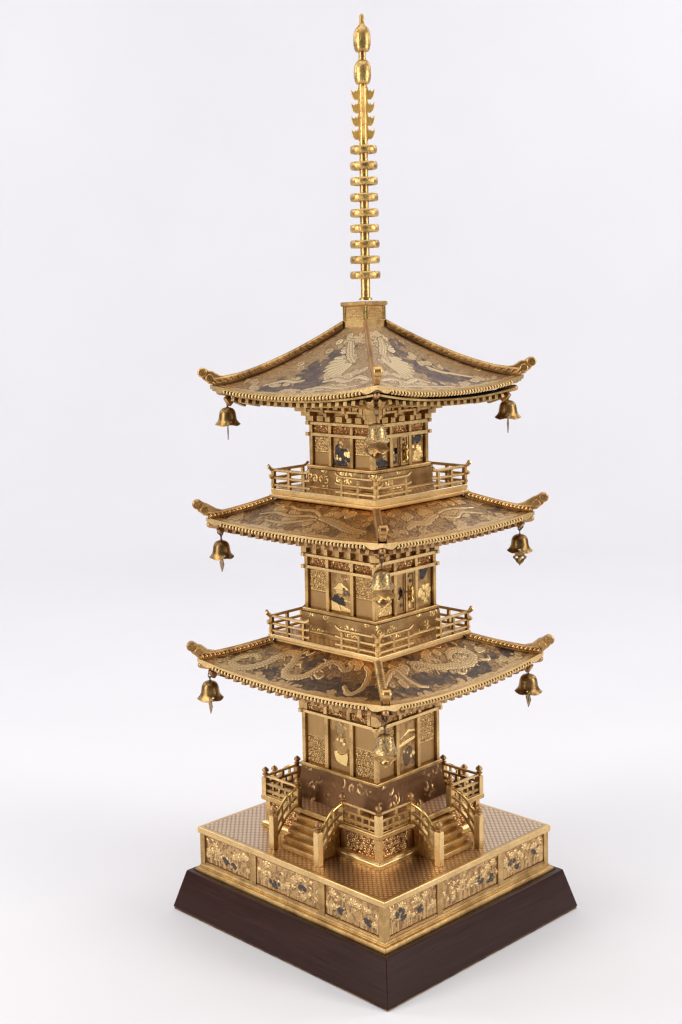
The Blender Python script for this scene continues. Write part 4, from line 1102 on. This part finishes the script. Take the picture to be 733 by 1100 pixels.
# ------------------------------------------------------------------ balconies
def balcony(T, w, z, lab, two=False):
    zz = z
    prof = [(w-3.2, z-7.5), (w-3.2, z-3.8), (w-.6, z-3.6), (w, z-3.0), (w, z-.5), (w-.5, z), (w-2.6, z), (w-2.8, z-.3)]
    if two: prof = [(w-2.6, z-8.6), (w-.6, z-7.6), (w-.2, z-7.0), (w-.2, z-5.2), (w-.8, z-4.8), (w-1.8, z-4.6), (w-1.8, z-3.9), (w-1.3, z-3.6), (w-1.3, z-.5), (w-1.7, z), (w-3.4, z), (w-3.6, z-.3)]
    root = obj('balcony', MB().tower(prof), M_pale, pagoda, T, label=lab, bevel=.3)
    g = w-(3.6 if two else 2.8)
    mb = MB().grid(np.array([[(x, y, z+.05) for x in (-g, 0, g)] for y in (-g, 0, g)]))
    mb.add([(-g, -g, z-.2), (g, -g, z-.2), (g, g, z-.2), (-g, g, z-.2)], [(0, 1, 2, 3)])
    obj('patterned_deck', mb, M_deck, root, T, bevel=0)
    ry = w-(3.0 if two else 2.2); end = w*.30
    def rail(mb, sx, zr, r, over, tip0, tip1, off=0.0):
        P = [(sx*(ry+over), -ry, zr+tip0+off), (sx*(ry+over*.55), -ry, zr+tip0*.3+off), (sx*ry, -ry, zr+off), (sx*(end+2), -ry, zr+off), (sx*(end-1), -ry, zr+tip1*.3+off), (sx*(end-3.6), -ry, zr+tip1+off)]
        return mb.tube(P, r, 6 if r > 1.05 else 4)
    for k in range(4):
        off = .12 if k % 2 else 0
        for sx in (-1, 1):
            o = obj('railing', rail(MB(), sx, z+14.6, 1.3, 6.2, 3.6, 2.8, off), M_pale, root, T @ RZ(k), bevel=.15)
            obj('lower_rail', rail(MB(), sx, z+8.4, 1.25, 4.8, 1.4, .9, off), M_pale, o, T @ RZ(k), bevel=.15)
            obj('lower_rail', rail(MB(), sx, z+2.6, 1.35, 2.6, 0, 0, off), M_pale, o, T @ RZ(k), bevel=.15)
            for u, hw in ((ry, 1.5), ((ry+end)/2+1, 1.2), (end+3, 1.2)):
                if abs(u-ry) < .1 and sx < 0: continue
                zt_ = z+13.6 if u != ry else z+14.2
                obj('railing_post', MB().box(sx*u-hw, sx*u+hw, -ry-hw, -ry+hw, z+.05, zt_), M_gold, o, T @ RZ(k), bevel=.2)
    return root
balcony(T1, 58.8, 239.2, 'lower balcony with an open-cornered railing')
balcony(T2, 57.6, 360.0, 'upper balcony with an open-cornered railing', two=True)

# ------------------------------------------------------------------ spire
TS = Matrix.Translation((.3, -.3, 0))
sb = obj('spire_base', MB().tower([(12.6, 486.2), (12.6, 496.0), (11.4, 496.3), (11.4, 507.0), (12.7, 507.3), (13.4, 508.2), (13.4, 510.2), (12.9, 510.8)]), M_gold, pagoda, T4, bevel=.25)
for k in range(4):
    o = obj('corner_post', MB().box(-12.2, -9.4, -12.2, -9.4, 496.3, 507.1), M_shine, sb, T4 @ RZ(k)) if k == 0 else dup(o, T4 @ RZ(1) @ T4.inverted())
for k in (0, 1):
    o = relief_obj('dark_panel', scroll_panel(700+k, 2.0), -9.3, 9.3, 496.8, 506.9, 11.2, .3, M_bronze, sb, T4 @ RZ(k)); dup(o, T4 @ RZ(2) @ T4.inverted())
    spire_panel = o
spire = obj('spire', MB().lathe([(5.4, 510.2), (5.4, 511.6), (4.2, 512.2), (3.75, 512.4), (3.6, 560), (3.3, 632), (3.1, 680), (2.95, 704)], n=28), M_spire, pagoda, TS, bevel=0, smooth=40)
zr = [530.1, 542.2, 554.5, 566.9, 579.0, 591.2, 603.8, 615.9, 628.4]
for i, z in enumerate(zr):
    R = 11.9-1.4*i/8
    def mod(r, zz, t, R=R): return (r*(1+.012*math.cos(8*t)) if r > R*.7 else r, zz)
    m = MB()
    m.lathe([(R-2.6, z-2.8), (R-.9, z-3.0), (R-.1, z-2.1), (R+.1, z), (R-.1, z+2.1), (R-.9, z+3.0), (R-2.6, z+2.8), (R-3.2, z+1.2), (R-3.2, z-1.2), (R-2.6, z-2.8)], n=64, cap=False, mod=mod)
    m.lathe([(3.2, z-2.2), (4.7, z-2.2), (4.9, z), (4.7, z+2.2), (3.2, z+2.2)], n=24, cap=False)
    for j in range(8):
        t = PI/8+j*PI/4; c, s_ = math.cos(t), math.sin(t)
        m.tube([(4.0*c, 4.0*s_, z), ((R-2)*c, (R-2)*s_, z)], 1.35, 6)
    obj('spire_ring', m, M_spire, spire, TS, bevel=0, smooth=50)
# flame fins
q = math.sqrt(2)
for k in range(4):
    d = Vector(((-1)/q, (-1)/q, 0)); en = Vector((1/q, -1/q, 0))
    poly = [(2.4, 635), (4.2, 635.5)]
    for j in range(4):
        z = 636.5+j*10.2; s_ = 1.0
        poly += [(4.4, z), (6.6, z-.2), (8.8, z+1.6), (10.1, z+4.8), (10.2, z+8.4), (8.8, z+6.6), (7.4, z+6.2), (6.6, z+7.8), (5.6, z+6.6), (4.7, z+7.4), (4.2, z+9.4)]
    poly += [(4.0, 677.5), (2.2, 678.5)]
    m = MB().prism([(2.2+(a-2.2)*.88, b) for a, b in poly], (0, 0, 0), d, (0, 0, 1), en, 1.5)
    if k == 0: fin0 = obj('flame_fin', m, M_fin, spire, TS, bevel=.5)
    else: dup(fin0, TS @ RZ(k) @ TS.inverted())
def jewel(z0, z1, r, tip):
    h = z1-z0
    p = [(3.0, 0), (r*.72, .02), (r*.86, .08), (r*.93, .16), (r*.93, .2), (r, .26), (r*1.02, .45), (r, .68), (r*.93, .76), (r*.9, .8), (r*.82, .88), (r*.6, .96), (3.0, 1.0)]
    p = [(a, z0+b*h) for a, b in p]
    if tip: p += [(2.3, z1+1.6), (1.9, z1+4), (1.9, z1+7.2), (1.5, z1+8.6), (.6, z1+9.4), (.1, z1+9.6)]
    return MB().lathe(p, n=32)
obj('spire_jewel', jewel(678.6, 697.6, 6.7, False), M_spire, spire, TS, bevel=0, smooth=50)
obj('spire_jewel', jewel(703.4, 723.4, 6.7, True), M_spire, spire, TS, bevel=0, smooth=50)

# ------------------------------------------------------------------ wind bells
q = math.sqrt(2)
def bell_mesh():
    n = 64; prof = [(.6, 17.2), (2.2, 17.0), (4.2, 16.2), (5.6, 14.8), (6.4, 12.8), (6.8, 10.4), (7.1, 8.0), (7.6, 5.8), (8.3, 4.2), (9.2, 2.8), (10.0, 1.7)]
    outer = MB(); vs = []; fs = []
    fine = []
    for i in range(len(prof)-1):
        for t in np.linspace(0, 1, 3, endpoint=False): fine.append((prof[i][0]*(1-t)+prof[i+1][0]*t, prof[i][1]*(1-t)+prof[i+1][1]*t))
    fine.append(prof[-1])
    for r, z in fine:
        f = max(0, (7.5-z)/7.5)
        for k in range(n):
            t = 2*PI*k/n; lobe = math.cos(4*t)
            rr = r*(1+.11*f*lobe); zz = z-.1*f-1.7*f*f*(-lobe*.7+.25)
            vs.append((rr*math.cos(t), rr*math.sin(t), zz))
    m = len(fine)
    for i in range(m-1):
        for k in range(n):
            a = [n*i+k, n*i+(k+1) % n, n*i+n+(k+1) % n, n*i+n+k]
            c = np.mean([vs[j] for j in a], 0)
            t = math.atan2(c[1], c[0]); hole = False
            for j in range(4):
                tt = (t-j*PI/2+PI) % (2*PI)-PI
                if (abs(tt)*8.2)**2+(c[2]-4.4)**2 < .75**2: hole = True
            if not hole: fs.append(tuple(a[::-1]))
    outer.add(vs, fs)
    return outer
BM = None
def bell(name_pos, T, w, ztop, zlip, mat, turn, clap_turn, scale, lab, k, leaf=1.0):
    """ztop = hook height on the hip rafter, zlip = mouth height"""
    ex = {'F': (-1, -1), 'L': (-1, 1), 'R': (1, -1)}[k]
    C = T @ Vector((ex[0]*w, ex[1]*w, ztop))
    M = Matrix.Translation((C.x, C.y, zlip)) @ Matrix.Rotation(turn, 4, 'Z')
    t = thing('wind_bell', lab, 'bell', M, 'wind bells hanging from the roof corners')
    global BM
    sc = Matrix.Diagonal((scale, scale, scale*.95, 1))
    b = obj('bell_body', MB(), mat, t, M, bevel=0) if False else None
    src = bell_mesh(); src.rot(sc)
    b = obj('bell_body', src, mat, t, M, bevel=0, smooth=60, recalc=False)
    so = b.modifiers.new('solid', 'SOLIDIFY'); so.thickness = .6*S; so.offset = 1
    H = 17.2*scale*.95
    lp = MB(); zt = ztop-zlip
    lp.lathe([(1.6, H-.4), (1.5, H+.5), (.8, H+.9)], n=12)
    nl = 2 if zt-H > 5.2 else 1; step = (zt+.6-H)/nl
    for i in range(nl):
        c = Vector((0, 0, H+.4+step*(i+.5)-.2)); a = Vector((1, 0, 0)) if i % 2 == 0 else Vector((0, 1, 0))
        lp.tube([c+a*math.cos(s)*1.45+Vector((0, 0, 1))*math.sin(s)*(step*.5+.55) for s in np.linspace(0, 2*PI, 17)], .48, 6)
    obj('hanging_link', lp, M_dark, t, M, bevel=0)
    clap_turn = math.atan2(RL.y, RL.x)+clap_turn-turn
    d = Vector((math.cos(clap_turn), math.sin(clap_turn), 0)); nn = Vector((-d.y, d.x, 0))
    cl = MB()
    s = scale*leaf
    cz = 0.0 if leaf < 1.2 else 1.0
    half = [(0, -11.5), (1.2, -9.8), (3.0, -8.3), (4.2, -6.0), (5.8, -4.6), (6.0, -3.0), (4.6, -2.4), (4.0, -.6), (2.2, .2), (.9, 2.2)]
    poly = [(a*s, (b_ if leaf < 1.2 else b_*.72)*s) for a, b_ in half]+[(-a*s, (b_ if leaf < 1.2 else b_*.72)*s) for a, b_ in half[::-1][:-1]]
    # plate as a ring with two pierced eyes: built from two halves around the holes
    cl.prism(poly, (0, 0, 0), d, (0, 0, 1), nn, .7)
    cl.tube([(0, 0, 2*s), (0, 0, H-1)], .35, 6)
    c = obj('clapper', cl, M_ridge if mat is M_silverbell else M_bell, t, M, bevel=.15)
    # pierce two eyes
    bmh = MB()
    for sx in (-1, 1):
        pts = [(sx*2.5*s+1.05*s*math.cos(a), -4.0*s+1.05*s*math.sin(a)) for a in np.linspace(0, 2*PI, 13)[:-1]]
        bmh.prism(pts, (0, 0, 0), d, (0, 0, 1), nn, 4)
    import bmesh as _b
    cut = mesh_from('cut', bmh, M_dark)
    co = bpy.data.objects.new('cut', cut); col.objects.link(co); co.matrix_world = mm(M)
    bo = c.modifiers.new('eyes', 'BOOLEAN'); bo.operation = 'DIFFERENCE'; bo.object = co; bo.solver = 'EXACT'
    bpy.context.view_layer.update()
    ev = c.evaluated_get(bpy.context.evaluated_depsgraph_get())
    me = bpy.data.meshes.new_from_object(ev); c.modifiers.clear(); c.data = me
    bpy.data.objects.remove(co)
    return t
cam_ang = math.atan2(RL.y, RL.x)        # across the picture
B4 = PI/4
bell('F', T1, 93.0, 205.0, 180.0, M_silverbell, B4+.25, -.1, .88, 'pale chased bell hanging at the front corner of the lowest, widest roof', 'F', 1.55)
bell('L', T1, 93.6, 205.6, 183.0, M_bell, B4+.3, PI/2+.25, 1.0, 'bronze bell with narrow clapper at the left corner of the lowest, widest roof', 'L')
bell('R', T1, 92.0, 206.6, 184.0, M_bell, B4-.2, PI/2+.1, 1.0, 'bronze bell with narrow clapper at the right corner of the lowest, widest roof', 'R')
bell('F', T2, 86.2, 325.4, 300.6, M_silverbell, B4+.15, -.15, .88, 'pale chased bell with broad leaf clapper at the front corner of the middle roof', 'F', 1.9)
bell('L', T2, 85.8, 325.4, 301.8, M_bell, B4+.35, PI/2+.3, .94, 'bronze bell hanging on a long link at the left corner of the middle roof', 'L')
bell('R', T2, 85.9, 324.6, 302.4, M_bell, B4-.15, -.2, .92, 'bronze bell with pierced leaf clapper facing forward at the right corner of the middle roof', 'R')
bell('F', T4, 80.0, 432.5, 407.0, M_silverbell, B4+.1, -.1, .88, 'pale bell with broad leaf clapper at the front corner of the top roof', 'F', 1.8)
bell('L', T4, 79.5, 434.4, 411.0, M_bell, B4+.3, PI/2+.04, .94, 'bronze bell with clapper seen edge-on at the left corner of the top roof', 'L')
bell('R', T4, 80.0, 432.4, 411.5, M_bell, B4-.2, PI/2-.12, .94, 'bronze bell with clapper seen edge-on at the right corner of the top roof', 'R')
bpy.context.view_layer.update()
